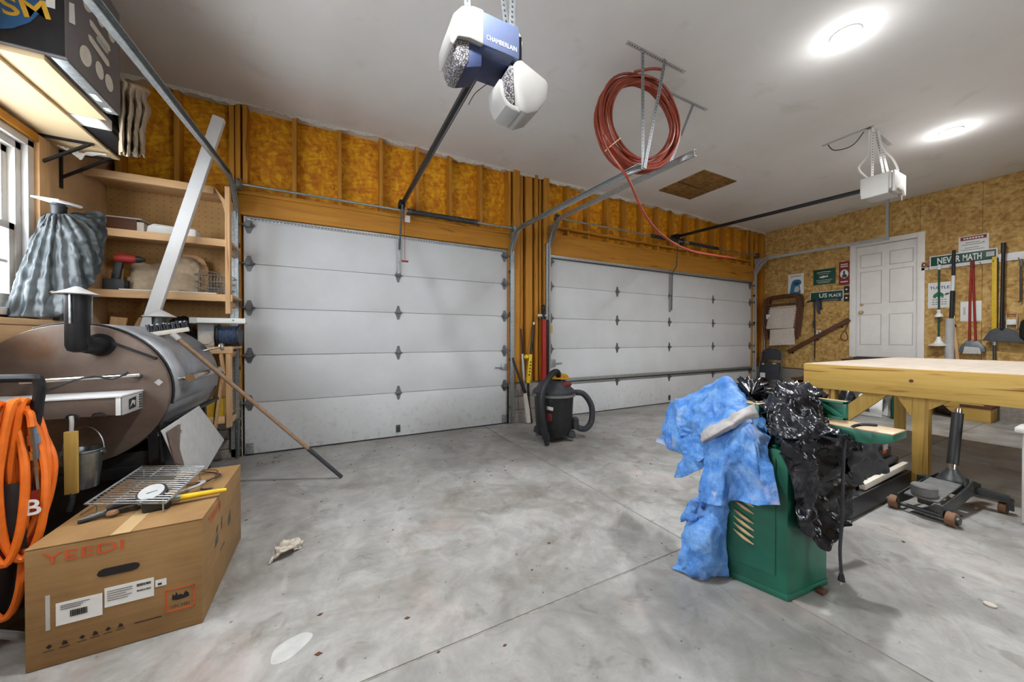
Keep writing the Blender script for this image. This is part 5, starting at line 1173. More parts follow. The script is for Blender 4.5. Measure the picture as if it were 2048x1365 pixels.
# ------------------------------------------------ blue tarp thrown over the left half of the jointer
tp = thing('blue_tarp', 'worn blue tarp draped over the jointer down to the floor', 'tarp', (1.8, 1.25, 0))
def rows_at(rs): return [[at(a, b, x=x) for a, b, x in r] for r in rs]
main = rows_at([
 [(1405, 830, 2.22), (1432, 815, 2.22), (1470, 805, 2.22), (1505, 815, 2.22), (1530, 826, 2.2)],
 [(1392, 855, 1.96), (1425, 832, 1.94), (1472, 815, 1.93), (1512, 832, 1.93), (1540, 858, 1.92)],
 [(1408, 885, 1.80), (1440, 868, 1.76), (1478, 850, 1.77), (1515, 866, 1.79), (1546, 892, 1.84)],
 [(1408, 935, 1.77), (1440, 925, 1.72), (1478, 922, 1.75), (1514, 925, 1.74), (1549, 935, 1.80)],
 [(1405, 975, 1.76), (1440, 975, 1.71), (1478, 972, 1.76), (1515, 970, 1.73), (1555, 972, 1.78)],
 [(1402, 1003, 1.75), (1436, 1012, 1.70), (1472, 1004, 1.755), (1512, 1012, 1.71), (1561, 1011, 1.76)]])
MBm = MB().grid(cloth(main, 16, 14, .0, 7, .0, 1, ridge=.04, vert=.45)); MBm.build('front_flap', 'blue_tarp', tp, solid=.003, angle=80)
hump = rows_at([
 [(1350, 806, 2.22), (1385, 792, 2.24), (1420, 770, 2.24), (1452, 758, 2.22), (1478, 775, 2.22), (1508, 808, 2.20)],
 [(1352, 806, 2.05), (1385, 800, 2.05), (1418, 785, 2.02), (1450, 760, 2.0), (1472, 782, 2.0), (1503, 812, 2.0)],
 [(1356, 822, 1.97), (1386, 818, 1.96), (1412, 812, 1.92), (1446, 800, 1.90), (1470, 806, 1.90), (1497, 818, 1.92)],
 [(1356, 850, 1.94), (1386, 845, 1.92), (1410, 842, 1.88), (1438, 835, 1.85), (1465, 826, 1.86), (1500, 828, 1.88)],
 [(1362, 872, 1.93), (1386, 872, 1.91), (1404, 868, 1.86), (1425, 860, 1.82), (1452, 846, 1.82), (1505, 846, 1.85)]])
MB().grid(cloth(hump, 14, 14, .0, 7, .0, 2, ridge=.042)).build('top_fold', 'blue_tarp', tp, solid=.003, angle=80)
left = rows_at([
 [(1346, 803, 2.04), (1368, 806, 1.99), (1392, 822, 1.94), (1412, 845, 1.90)],
 [(1332, 838, 2.05), (1360, 842, 1.97), (1388, 856, 1.92), (1410, 872, 1.86)],
 [(1314, 876, 2.06), (1348, 888, 1.96), (1380, 898, 1.91), (1406, 905, 1.84)],
 [(1312, 884, 2.05), (1352, 905, 1.95), (1378, 918, 1.90), (1406, 925, 1.83)]])
MB().grid(cloth(left, 16, 14, .0, 7, .0, 3, ridge=.038)).build('side_flap', 'blue_tarp', tp, solid=.003, angle=80)
corner = rows_at([[(1372, 900, 1.94), (1392, 902, 1.90), (1412, 905, 1.85)], [(1360, 925, 1.93), (1382, 925, 1.88), (1408, 930, 1.84)], [(1345, 955, 1.92), (1368, 955, 1.89), (1400, 938, 1.84)]])
MB().grid(cloth(corner, 12, 12, .0, 8, .0, 4, ridge=.02)).build('hanging_corner', 'blue_tarp', tp, solid=.003, angle=80)
lowr = rows_at([
 [(1400, 988, 1.78), (1420, 992, 1.74), (1445, 1000, 1.76), (1466, 1006, 1.80)],
 [(1376, 1012, 1.76), (1412, 1030, 1.72), (1442, 1030, 1.74), (1462, 1030, 1.80)],
 [(1372, 1060, 1.70), (1402, 1070, 1.66), (1436, 1080, 1.72), (1458, 1085, 1.80)],
 [(1358, 1110, 1.63), (1392, 1120, 1.63), (1430, 1130, 1.70), (1456, 1132, 1.80)]])
floor_row = [at(1342, 1138, z=.014), at(1380, 1152, z=.012), at(1422, 1157, z=.012), at(1458, 1152, z=.012)]
g_ = cloth(lowr + [floor_row], 16, 14, .0, 7, .0, 5, ridge=.045, vert=.8)
for r_ in g_:
    for p in r_: p.z = max(p.z, .008)
MB().grid(g_).build('floor_flap', 'blue_tarp', tp, solid=.003, angle=80)
MB().grid(cloth([[at(1372, 1008, x=1.72), at(1385, 1000, x=1.69), at(1400, 1000, x=1.70)], [at(1366, 1032, x=1.71), at(1380, 1025, x=1.68), at(1396, 1022, x=1.70)], [at(1364, 1044, x=1.72), at(1380, 1040, x=1.70), at(1394, 1040, x=1.71)]], 7, 7, .02, 14, .005, 6)).build('crumpled_edge', 'blue_tarp', tp, solid=.003, angle=80)
MB().grid(cloth([[at(1398, 868, x=1.79), at(1435, 845, x=1.76), at(1480, 822, x=1.80), at(1506, 812, x=1.86)], [at(1402, 884, x=1.74), at(1440, 862, x=1.71), at(1484, 836, x=1.77), at(1512, 824, x=1.85)], [at(1410, 890, x=1.76), at(1446, 870, x=1.74), at(1488, 846, x=1.79), at(1516, 834, x=1.86)]], 8, 6, .014, 10, .004, 8)).build('twisted_hem', 'pale_cover', tp, solid=.003, angle=80)

# ------------------------------------------------ black polythene over the middle of the jointer
pl = thing('black_plastic_sheet', 'crumpled dusty black plastic sheet over the middle of the jointer', 'plastic sheet', (2.05, .85, .1))
top = [[Vector(p) for p in r] for r in (
 [(2.30, 1.24, .80), (2.30, 1.12, .80), (2.31, 1.0, .80), (2.30, .86, .79)],
 [(2.24, 1.24, .93), (2.24, 1.12, .94), (2.25, 1.0, .95), (2.24, .86, .90)],
 [(2.16, 1.23, .965), (2.165, 1.10, .955), (2.165, .98, .965), (2.17, .855, .965)],
 [(2.08, 1.16, .93), (2.07, 1.06, .90), (2.08, .96, .94), (2.11, .83, .93)],
 [(1.99, 1.06, .915), (1.97, .99, .885), (1.99, .90, .89), (2.06, .78, .87)],
 [(1.90, .965, .86), (1.88, .93, .82), (1.91, .84, .83), (2.0, .74, .85)])]
top.append([at(1545, 872, x=1.86), at(1582, 880, x=1.83), at(1625, 880, x=1.88), at(1690, 872, x=1.98)])
front = [[at(1545, 872, x=1.86), at(1582, 880, x=1.83), at(1625, 880, x=1.88), at(1690, 872, x=1.98), at(1722, 880, x=2.08)],
 [at(1562, 905, y=.83), at(1592, 915, y=.795), at(1632, 915, y=.765), at(1680, 905, y=.74), at(1722, 905, y=.78)],
 [at(1580, 950, y=.825), at(1604, 950, y=.79), at(1636, 950, y=.765), at(1672, 945, y=.755), at(1706, 945, y=.78)],
 [at(1592, 1000, y=.822), at(1612, 1000, y=.79), at(1640, 1000, y=.77), at(1664, 1000, y=.76), at(1688, 995, y=.78)],
 [at(1594, 1045, y=.82), at(1616, 1055, y=.795), at(1640, 1050, y=.785), at(1660, 1050, y=.78), at(1680, 1035, y=.79)],
 [at(1606, 1060, y=.815), at(1622, 1066, y=.80), at(1641, 1098, y=.79), at(1654, 1078, y=.785), at(1668, 1062, y=.79)]]
MB().grid(cloth(top, 18, 14, .0, 9, .0, 11, ridge=.09)).build('top_sheet', 'black_poly', pl, solid=.002, angle=80)
MB().grid(cloth(front, 16, 16, .0, 9, .0, 12, ridge=.075, vert=.6)).build('hanging_sheet', 'black_poly', pl, solid=.002, angle=80)
# gathered knot of plastic beside the tarp
kc = at(1503, 790, x=2.05); kr = []
for i in range(5):
    t = i / 4; row = []
    for j in range(41):
        a = 2 * PI * j / 40; w_ = 1 + .28 * math.cos(11 * a) * t
        row.append(kc + V3(.045 * t * math.cos(a) * .8, -.075 * t * math.cos(a) * w_, .055 * t * math.sin(a) * w_) + V3(.05 * t, .03 * t, .03 * t))
    kr.append(row)
MB().grid(kr).build('gathered_knot', 'black_poly', pl, solid=.003, angle=80)
bulge = [[at(a, b, x=x) for a, b, x in r] for r in (
 [(1690, 878, 2.10), (1715, 880, 2.2), (1742, 880, 2.35), (1755, 890, 2.45)],
 [(1690, 905, 2.12), (1716, 908, 2.18), (1745, 905, 2.30), (1766, 915, 2.45)],
 [(1688, 935, 2.16), (1712, 938, 2.24), (1738, 935, 2.34), (1764, 942, 2.48)],
 [(1686, 968, 2.22), (1704, 970, 2.28), (1716, 962, 2.36), (1722, 955, 2.42)],
 [(1684, 1000, 2.25), (1698, 1003, 2.30), (1706, 998, 2.36), (1712, 990, 2.42)])]
MB().grid(cloth(bulge, 12, 12, .0, 7, .0, 13, ridge=.05)).build('side_bulge', 'charcoal', pl, solid=.002, angle=80)

# ---------------------------------------------------------------- low black stand behind the jointer
st = thing('low_stand', 'long low black steel stand with grey deck behind the jointer', 'stand', (3.45, 1.15, 0))
put('side_rail', 'black_metal', (2.45, 1.03, .005), (4.20, 1.075, .145), st, .004); put('side_rail', 'black_metal', (2.45, 1.42, .005), (4.20, 1.465, .145), st, .004)
put('deck_board', 'grey_plastic', (2.55, 1.19, .20), (4.18, 1.30, .235), st, .004); put('deck_board', 'dark_steel', (2.55, 1.10, .20), (4.18, 1.18, .245), st, .004); put('deck_board', 'grey_plastic', (2.55, 1.31, .20), (4.18, 1.42, .235), st, .004)
for x in (2.6, 3.4, 4.1): put('cross_member', 'black_metal', (x, 1.075, .08), (x + .05, 1.42, .20), st, .003)
MB().bar((3.35, 1.06, .17), (4.18, 1.06, .19), .035, .045).build('white_rail', 'offwhite', st, .006); MB().bar((2.50, 1.06, .155), (3.05, 1.06, .165), .03, .02).build('grey_rail', 'lightgrey', st, .003)
put('end_block', 'black_plastic', (2.72, 1.04, .15), (2.98, 1.12, .26), st, .012)
pt = thing('grey_power_tool', 'grey power tool with loop handle lying on the low stand', 'power tool', (4.0, 1.22, .246))
MB().tube(spline([(3.86, 1.16, .26), (3.83, 1.16, .36), (3.90, 1.16, .43), (4.05, 1.16, .44), (4.16, 1.16, .41)], 7), .028, 12).build('loop_handle', 'grey_plastic', pt)
MB().bar((3.84, 1.18, .285), (4.16, 1.18, .285), .09, .075).build('tool_body', 'charcoal', pt, .015); put('orange_label', 'orange_print', (3.95, 1.128, .29), (4.03, 1.136, .312), pt, .001); put('grey_label', 'lightgrey', (3.97, 1.128, .315), (4.06, 1.136, .36), pt, .001)

# ---------------------------------------------------------------- workbench
wk = thing('workbench', 'heavy pine workbench with pale top on the right', 'workbench', (5.45, 1.1, 0))
KX0, KX1, KY0, KY1, KZ = 4.25, 6.70, .36, 1.79, .972
for i in range(3): put('top_sheet', 'benchtop', (KX0 + .012, KY0 + (KY1 - KY0) * i / 3 + .001, KZ - .022), (KX1 - .012, KY0 + (KY1 - KY0) * (i + 1) / 3 - .001, KZ), wk, .002)
put('front_apron', 'bench_y', (KX0, KY0, KZ - .236), (KX0 + .042, KY1, KZ - .003), wk, .005); put('rear_apron', 'bench_y', (KX1 - .042, KY0, KZ - .236), (KX1, KY1, KZ - .003), wk, .005)
put('side_apron', 'bench_x', (KX0 + .043, KY1 - .042, KZ - .236), (KX1 - .043, KY1, KZ - .003), wk, .005); put('side_apron', 'bench_x', (KX0 + .043, KY0, KZ - .236), (KX1 - .043, KY0 + .042, KZ - .003), wk, .005)
for x in (KX0 + .045, KX1 - .135):
    for y in ((.42, .965, 1.56) if x < 5 else (.42, 1.685)): put('leg', 'bench_z', (x, y, 0), (x + .09, y + .09, KZ - .024), wk, .004)
def brace(x, y0, z0, y1, z1, w=.12): MB().bar((x, y0, z0), (x, y1, z1), .038, w, (0, 1, 1) if (y1 - y0) * (z1 - z0) < 0 else (0, -1, 1)).build('brace', 'bench_z', wk, .003)
for x in (KX0 + .062, KX1 - .062):
    brace(x, 1.23, .78, 1.52, .46, .11) if x < 5 else None
    if x > 5: continue
    MB().prism([(x - .02, 1.055, .74), (x - .02, 1.15, .74), (x - .02, 1.055, .56)], (.04, 0, 0)).build('gusset', 'bench_z', wk, .003); MB().prism([(x - .02, .965, .74), (x - .02, .84, .74), (x - .02, .965, .64)], (.04, 0, 0)).build('gusset', 'bench_z', wk, .003)
MB().lathe((KX0 - .001, 1.05, KZ - .10), [(.014, 0), (.010, .001)], 14, (-1, 0, 0)).build('knot', 'darkwood_z', wk)

# ---------------------------------------------------------------- floor jack
fj = thing('floor_jack', 'grey trolley floor jack with tan wheels under the workbench', 'floor jack', (3.85, .80, 0))
JU = Vector((1, -.10, 0)).normalized(); JV = Vector((.10, 1, 0)).normalized(); J0 = Vector((3.60, .835, 0))
def J(u, v, z): return J0 + JU * u + JV * v + V3(0, 0, z)
for s in (1, -1):
    MB().prism([J(-.03, s * .105, .05), J(.12, s * .105, .05), J(.45, s * .085, .09), J(.62, s * .085, .09), J(.62, s * .085, .16), J(.50, s * .085, .20), J(.30, s * .10, .17), J(-.03, s * .105, .12)], JV * .008).build('side_plate', 'dark_steel', fj, .002)
    MB().cyl(J(0, s * .115, .045), J(0, s * .155, .045), .045, n=20).build('front_wheel', 'brown_rubber', fj); MB().cyl(J(0, s * .154, .045), J(0, s * .170, .045), .026, n=14).build('wheel_hub', 'dark_steel', fj)
    MB().bar(J(.56, s * .06, .125), J(.60, s * .215, .105), .07, .045).build('caster_arm', 'dark_steel', fj, .006); MB().cyl(J(.60, s * .17, .038), J(.60, s * .205, .038), .036, n=16).build('rear_caster', 'brown_rubber', fj); MB().bar(J(.60, s * .215, .03), J(.60, s * .215, .115), .035, .010).build('caster_fork', 'dark_steel', fj)
MB().cyl(J(0, -.16, .045), J(0, .16, .045), .014).build('front_axle', 'dark_steel', fj)
MB().prism([J(-.02, -.08, .125), J(-.02, .08, .125), J(.34, .075, .185), J(.34, -.075, .185)], (0, 0, .012)).build('top_plate', 'grey_plastic', fj, .003)
MB().bar(J(.02, 0, .11), J(.40, 0, .17), .06, .06).build('lift_arm', 'dark_steel', fj, .006)
MB().lathe(J(.03, 0, .13), [(.045, 0), (.062, .02), (.064, .075), (.056, .085), (.04, .078)], 22).build('saddle', 'grey_plastic', fj)
put('cylinder_block', 'dark_steel', tuple(J(.36, .07, .10) - V3(0, .14, 0)), tuple(J(.54, .07, .20)), fj, .012)
MB().lathe(J(.44, 0, .17), [(.085, 0), (.05, .06), (.032, .085), (.028, .10)], 16).build('handle_socket', 'dark_steel', fj)
hb0, hb1 = J(.44, 0, .26), J(.60, .02, .69)
MB().tube([hb0, hb0.lerp(hb1, .10)], .022, 12).build('handle_collar', 'chrome', fj); MB().tube([hb0.lerp(hb1, .09), hb0.lerp(hb1, .93)], .030, 14).build('foam_sleeve', 'black_plastic', fj); MB().tube([hb0.lerp(hb1, .92), hb1], .020, 12).build('handle_end', 'chrome', fj)

# white tote at the right edge, under the bench front
tt = thing('white_tote', 'white plastic tote at the right edge under the workbench', 'tote', (4.05, .28, 0))
MB().prism([(4.02, .12, .004), (4.20, .12, .004), (4.20, .50, .004), (4.02, .50, .004)], (0, 0, .60)).build('tote_body', 'white_plastic', tt, .02); put('tote_lid', 'white_plastic', (3.995, .10, .604), (4.21, .525, .64), tt, .01)
# washer and debris on the floor
for k, (px, py, r_, lb) in enumerate(((1980, 1212, .02, 'small white plastic cap on the floor at far right'),)):
    p = at(px, py, z=0); MB().lathe((p.x, p.y, .001), [(r_, 0), (r_, .006), (r_ * .6, .008)], 14).build('plastic_cap', 'offwhite', None, label=lb, cat='cap')
rg = random.Random(21); mb = MB()
for i in range(170):
    x, y = rg.uniform(-.6, 4.2), rg.uniform(.4, 4.3)
    if i < 60: x, y = rg.uniform(-.7, 2.2), rg.uniform(3.9, 4.4)
    s_ = rg.uniform(.003, .010); a = rg.random() * 6
    mb.prism([(x + s_ * math.cos(a + q) * (1.6 if j % 2 else .5), y + s_ * math.sin(a + q), .0006) for j, q in enumerate((0, 1.6, 3.1, 4.7))], (0, 0, .0016))
mb.build('floor_debris', 'darkwood_x', None, smooth=False, label='scattered wood chips and grit on the concrete', cat='debris', kind='stuff')

# ---------------------------------------------------------------- steps to the house door
def stairs(name, steps, label):
    g = thing(name, label, 'stairs', (8.6, sum(s[0] for s in steps) / len(steps), 0))
    for y0, y1, z, x0 in steps:
        put('tread', 'darkwood_x', (x0 - .015, y0, z - .04), (W - .02, y1, z), g, .003); put('riser', 'bench_x', (x0 + .01, y0 + .02 if y0 < 2.2 else y1 - .04, .0), (W - .03, y0 + .04 if y0 < 2.2 else y1 - .02, z - .04), g, .002)
    return g
s_a = stairs('house_steps', [(1.284, 1.58, .236, 8.42), (1.58, 1.86, .45, 8.42), (1.86, 2.10, .66, 8.42), (2.10, 2.96, .845, 8.42)], 'brown wooden steps and landing below the house door')
MB().prism([(8.42, 1.30, .001), (8.42, 1.58, .001), (8.42, 2.12, .64), (8.42, 2.12, .80), (8.42, 1.90, .66), (8.42, 1.30, .19)], (.035, 0, 0)).build('stringer', 'bench_y', s_a, .003)
for y in (2.14, 2.88): put('landing_post', 'bench_z', (8.425, y, 0), (8.50, y + .07, .80), s_a, .003)
s_b = stairs('house_steps', [(3.70, 3.96, .21, 8.30), (3.44, 3.70, .43, 8.30), (2.98, 3.44, .65, 8.30)], 'brown wooden steps descending along the wall below the handrail')
MB().prism([(8.30, 3.94, .001), (8.30, 3.7, .001), (8.30, 2.99, .45), (8.30, 2.99, .6), (8.30, 3.44, .39), (8.30, 3.94, .17)], (.035, 0, 0)).build('stringer', 'bench_y', s_b, .003)

# handrail on the wall
hr = thing('handrail', 'dark brown sloping wooden handrail left of the house door', 'handrail', (W - .06, 3.5, .9))
MB().bar((W - .065, 2.98, 1.585), (W - .065, 3.98, .93), .04, .075).build('rail', 'darkwood_y', hr, .006)
for t in (.12, .5, .93): p = Vector((W - .065, 2.98, 1.585)).lerp(Vector((W - .065, 3.98, .93)), t); MB().tube([p - V3(0, 0, .03), p - V3(-.03, 0, .07), p - V3(-.064, 0, .07)], .010, 7).build('rail_bracket', 'black_metal', hr)
rp_ = thing('rope_loop', 'dark cord loop hanging under the handrail by the door', 'cord', (W - .02, 3.07, 1.2))
MB().tube(spline([(W - .012, 3.02, 1.50), (W - .012, 3.05, 1.40), (W - .012, 3.12, 1.28), (W - .012, 3.11, 1.20), (W - .012, 3.05, 1.18), (W - .012, 3.02, 1.24), (W - .012, 3.05, 1.36)], 6), .007, 6).build('cord', 'darkwood_z', rp_); MB().cyl((W - .02, 3.02, 1.50), (W, 3.02, 1.50), .006).build('nail', 'dark_steel', rp_)

xr, zr_ = (0, -1, 0), (0, 0, 1)
def sign(name, mat, y0, y1, z0, z1, label, tilt=0, cat='sign'):
    g = thing(name, label, cat, (W - .004, (y0 + y1) / 2, z0)); put('plate', mat, (W - .006, y1, z0), (W - .001, y0, z1), g, .001)
    return g
XW = W - .006
# dog poster
g = sign('dog_poster', 'white_print', 4.02, 3.735, 2.17, 2.60, 'white poster with a blue dog portrait above the folded lounge chairs', cat='poster')
decal('dog_head', 'blue_ink', g, (XW, 4.02, 2.17), xr, zr_, [(.03, .01), (.05, .14), (.06, .22), (.09, .29), (.15, .31), (.22, .295), (.245, .25), (.235, .20), (.21, .19), (.22, .13), (.235, .01)])
decal('dog_muzzle', 'lightgrey', g, (XW - .001, 4.02, 2.17), xr, zr_, [(.11, .05), (.13, .15), (.19, .17), (.215, .10), (.19, .04)]); decal('dog_face', 'navy', g, (XW - .001, 4.02, 2.17), xr, zr_, [(.10, .21), (.12, .25), (.19, .255), (.21, .22), (.17, .19)])
for i in range(6): decal('poster_print', 'grey_plastic', g, (XW, 4.02, 2.17), xr, zr_, rect(.06 + i * .03, .37, .02, .02))
# green camp sign
g = sign('green_plaque', 'green_sign', 3.57, 3.21, 2.31, 2.62, 'dark green plaque with white fish and lettering left of the house door')
decal('fish', 'white_print', g, (XW, 3.57, 2.31), xr, zr_, [(.09, .15), (.12, .165), (.17, .18), (.21, .165), (.235, .18), (.24, .14), (.21, .145), (.16, .13), (.11, .14)])
for z_, x0, n_ in ((.235, .06, 12), (.20, .09, 9), (.085, .05, 14), (.055, .06, 12), (.03, .08, 10)):
    for i in range(n_): decal('lettering', 'white_print', g, (XW, 3.57, 2.31), xr, zr_, rect(x0 + i * .019, z_ + (.012 * math.sin(PI * i / (n_ - 1)) if z_ > .19 else 0), .012, .016 if z_ > .2 else .010))
# red sign with an oval
g = sign('red_plaque', 'red_sign', 3.16, 3.0, 2.26, 2.71, 'narrow red plaque with a white oval beside the door frame')
decal('oval', 'white_print', g, (XW, 3.16, 2.26), xr, zr_, ell(.08, .21, .062, .085)); decal('oval_figure', 'dark_steel', g, (XW - .001, 3.16, 2.26), xr, zr_, [(.045, .14), (.05, .19), (.065, .21), (.06, .25), (.075, .275), (.095, .26), (.09, .215), (.115, .19), (.12, .14)])
for z_, n_ in ((.385, 4), (.345, 5), (.05, 7)):
    for i in range(n_): decal('lettering', 'white_print', g, (XW, 3.16, 2.26), xr, zr_, rect(.025 + i * (.11 / n_), z_, .09 / n_, .022))
# street sign US PLACE and tools hung on it
g = sign('street_sign', 'white_print', 3.62, 3.09, 1.985, 2.17, 'green street sign reading US PLACE left of the house door')
put('green_field', 'green_sign', (W - .008, 3.10, 1.995), (W - .005, 3.61, 2.16), g, .001)
text('US', 'white_print', g, (W - .008, 3.47, 2.045), xr, zr_, w=.13, h=.085, bold=.02); text('PLACE', 'white_print', g, (W - .008, 3.31, 2.045), xr, zr_, w=.185, h=.06, bold=.02)
# small clamps and cane hung below
cl_ = thing('hanging_cane', 'black adjustable cane hanging below the street sign', 'cane', (W - .04, 3.54, .78))
MB().tube([(W - .035, 3.535, 1.98), (W - .035, 3.525, 1.25), (W - .035, 3.525, .80)], [.011, .010, .008], 8).build('shaft', 'black_metal', cl_); MB().tube(spline([(W - .035, 3.535, 1.98), (W - .035, 3.60, 2.0), (W - .035, 3.66, 1.975)], 5), .013, 8).build('handle', 'black_plastic', cl_); MB().bar((W - .035, 3.545, 1.58), (W - .035, 3.54, 1.44), .03, .022).build('strap', 'navy', cl_); MB().lathe((W - .035, 3.525, .785), [(.012, 0), (.014, .02), (.010, .035)], 10).build('ferrule', 'grey_plastic', cl_)
fc = thing('hand_tools_rack', 'dark blue bar clamp hanging across the street sign', 'clamp', (W - .03, 3.4, 1.9))
MB().bar((W - .022, 3.60, 1.985), (W - .022, 3.12, 1.975), .014, .02).build('bar', 'dark_steel', fc); MB().bar((W - .024, 3.50, 2.03), (W - .024, 3.46, 1.72), .02, .035, (0, 1, 0)).build('jaw', 'navy', fc, .004); MB().bar((W - .024, 3.44, 2.04), (W - .024, 3.43, 1.80), .02, .028, (0, 1, 0)).build('trigger', 'black_plastic', fc, .004); MB().obox((W - .024, 3.14, 2.0), (.02, .04, .09)).build('end_jaw', 'navy', fc, .004)
# switches by the door
for k, (z, lb) in enumerate(((2.10, 'upper black switch plate beside the house door frame'), (1.935, 'lower black switch plate beside the house door frame'))):
    g = thing('switch_plate', lb, 'switch', (W - .01, 3.04, z)); put('plate', 'black_plastic', (W - .012, 3.005, z), (W - .001, 3.08, z + .13), g, .003); MB().lathe((W - .012, 3.043, z + .068), [(.016, 0), (.016, .004), (.012, .006)], 14, (-1, 0, 0)).build('button', 'white_print', g)
g = thing('wall_outlet', 'white electrical outlet on the wall above the handrail', 'outlet', (W - .005, 3.475, 1.27)); put('plate', 'white_plastic', (W - .008, 3.435, 1.265), (W - .001, 3.515, 1.385), g, .002)
for z in (1.29, 1.335): put('socket', 'grey_plastic', (W - .010, 3.46, z), (W - .006, 3.49, z + .026), g, .001)

# folded lounge chairs hung flat on the wall
lc = thing('folding_lounge_chairs', 'folded brown lounge chairs with beige fabric hanging on the wall', 'lounge chairs', (W - .1, 4.12, 1.08))
for k, (dx, dy) in enumerate(((0, 0), (4, -2), (8, 2), (12, -3))):
    x = W - .20 + k * .045
    Q = [(1531, 676), (1527, 640), (1529, 606), (1536, 598), (1550, 595), (1580, 592), (1590, 594), (1594, 604), (1591, 640), (1586, 676)]
    MB().tube(spline([at(a + dx, b + dy, x=x) for a, b in Q], 5), .022, 8).build('frame_tube', 'darkwood_z', lc)
MB().tube([at(1531, 612, x=W - .205), at(1592, 607, x=W - .205)], .018, 8).build('cross_tube', 'darkwood_z', lc); MB().tube([at(1530, 660, x=W - .19), at(1589, 656, x=W - .19)], .018, 8).build('cross_tube', 'darkwood_z', lc)
for pts in ([(1540, 618), (1532, 659), (1586, 657), (1592, 613)], [(1540, 660), (1538, 692), (1590, 690), (1588, 657)]):
    A0, B0, C0, D0 = (at(a, b, x=W - .235) for a, b in pts); MB().grid(cloth([[A0.lerp(D0, j / 3) for j in range(4)], [A0.lerp(B0, .5).lerp(D0.lerp(C0, .5), j / 3) for j in range(4)], [B0.lerp(C0, j / 3) for j in range(4)]], 7, 7, .012, 5, .002, 3)).build('seat_fabric', 'linen', lc, solid=.006)
MB().tube([at(1540, 617, x=W - .245), at(1592, 612, x=W - .245)], .012, 8).build('hem_bar', 'linen', lc)
for i in range(9):
    a = at(1538.5 - i * .7, 622 + i * 4.2, x=W - .238); MB().obox(a, (.004, .022, .02)).build('lacing', 'linen', lc); a = at(1592 - i * .6, 617 + i * 4.4, x=W - .238); MB().obox(a, (.004, .022, .02)).build('lacing', 'linen', lc)
tg_ = at(1536, 634, x=W - .243)
MB().obox(tg_, (.003, .07, .10)).build('paper_tag', 'white_print', lc)
MB().tube(spline([(W - .05, 3.80, 1.98), (W - .06, 3.74, 1.8), (W - .05, 3.78, 1.5), (W - .06, 3.86, 1.3)], 6), .012, 6).build('blue_strap', 'navy', lc)

# dark metal folding chair leaning below
fcx = thing('metal_folding_chair', 'charcoal metal folding chair folded against the wall below the lounge chairs', 'chair', (W - .2, 4.2, 0))
X0, X1 = W - .36, W - .22
MB().tube(spline([(X0, 4.44, .02), (X0 + .05, 4.44, .5), (X1 - .02, 4.43, .82), (X1, 4.38, .95), (X1, 4.24, .985), (X1, 4.08, .95), (X1 - .02, 4.02, .82), (X0 + .05, 4.00, .5), (X0, 3.99, .02)], 7), .014, 8).build('frame', 'dark_steel', fcx)
MB().prism([(X1 - .02, 4.41, .75), (X1 - .02, 4.04, .75), (X1 - .005, 4.05, .90), (X1, 4.12, .965), (X1, 4.32, .965), (X1 - .005, 4.40, .90)], (.012, 0, 0)).build('back_panel', 'charcoal', fcx, .006)
st_ = MB().prism([(X0 + .03, 4.42, .33), (X0 + .03, 4.03, .33), (X0 + .07, 4.03, .70), (X0 + .07, 4.41, .70)], (.016, 0, 0)).build('seat', 'charcoal', fcx, .006)
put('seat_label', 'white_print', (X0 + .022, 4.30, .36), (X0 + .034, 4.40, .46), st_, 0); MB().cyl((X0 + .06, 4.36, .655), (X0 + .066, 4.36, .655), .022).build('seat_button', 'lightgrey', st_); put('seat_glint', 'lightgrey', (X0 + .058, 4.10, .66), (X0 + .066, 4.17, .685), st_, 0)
MB().tube([(X0 + .06, 4.40, .70), (X1 + .05, 4.40, .04)], .012, 8).build('rear_leg', 'dark_steel', fcx); MB().tube([(X0 + .06, 4.03, .70), (X1 + .05, 4.03, .04)], .012, 8).build('rear_leg', 'dark_steel', fcx)
for z in (.16, .26): MB().tube([(X0 + .02, 4.44, z), (X0 + .02, 3.99, z)], .010, 8).build('stretcher', 'dark_steel', fcx)
# long sticks in the corner
for k, (p0, p1, m_, lb) in enumerate((((W - .10, 4.42, .02), (W - .08, 4.46, 1.95), 'offwhite', 'pale broomstick standing in the right corner'), ((W - .16, 4.46, .75), (W - .14, 4.45, 1.9), 'pine_z', 'thin wooden stick leaning in the right corner'))):
    g = thing('corner_stick', lb, 'stick', (p0[0], p0[1], 0)); MB().tube([(p0[0], p0[1], .02), p1], .012, 8).build('stick', m_, g)
    if k == 0:
        MB().tube([(p0[0], p0[1], .60), (p0[0], p0[1], .40)], .018, 8).build('ferrule', 'white_print', g); MB().lathe((p0[0], p0[1], .02), [(.05, 0), (.055, .12), (.03, .25), (.015, .32)], 12).build('broom_head', 'red_sign', g)

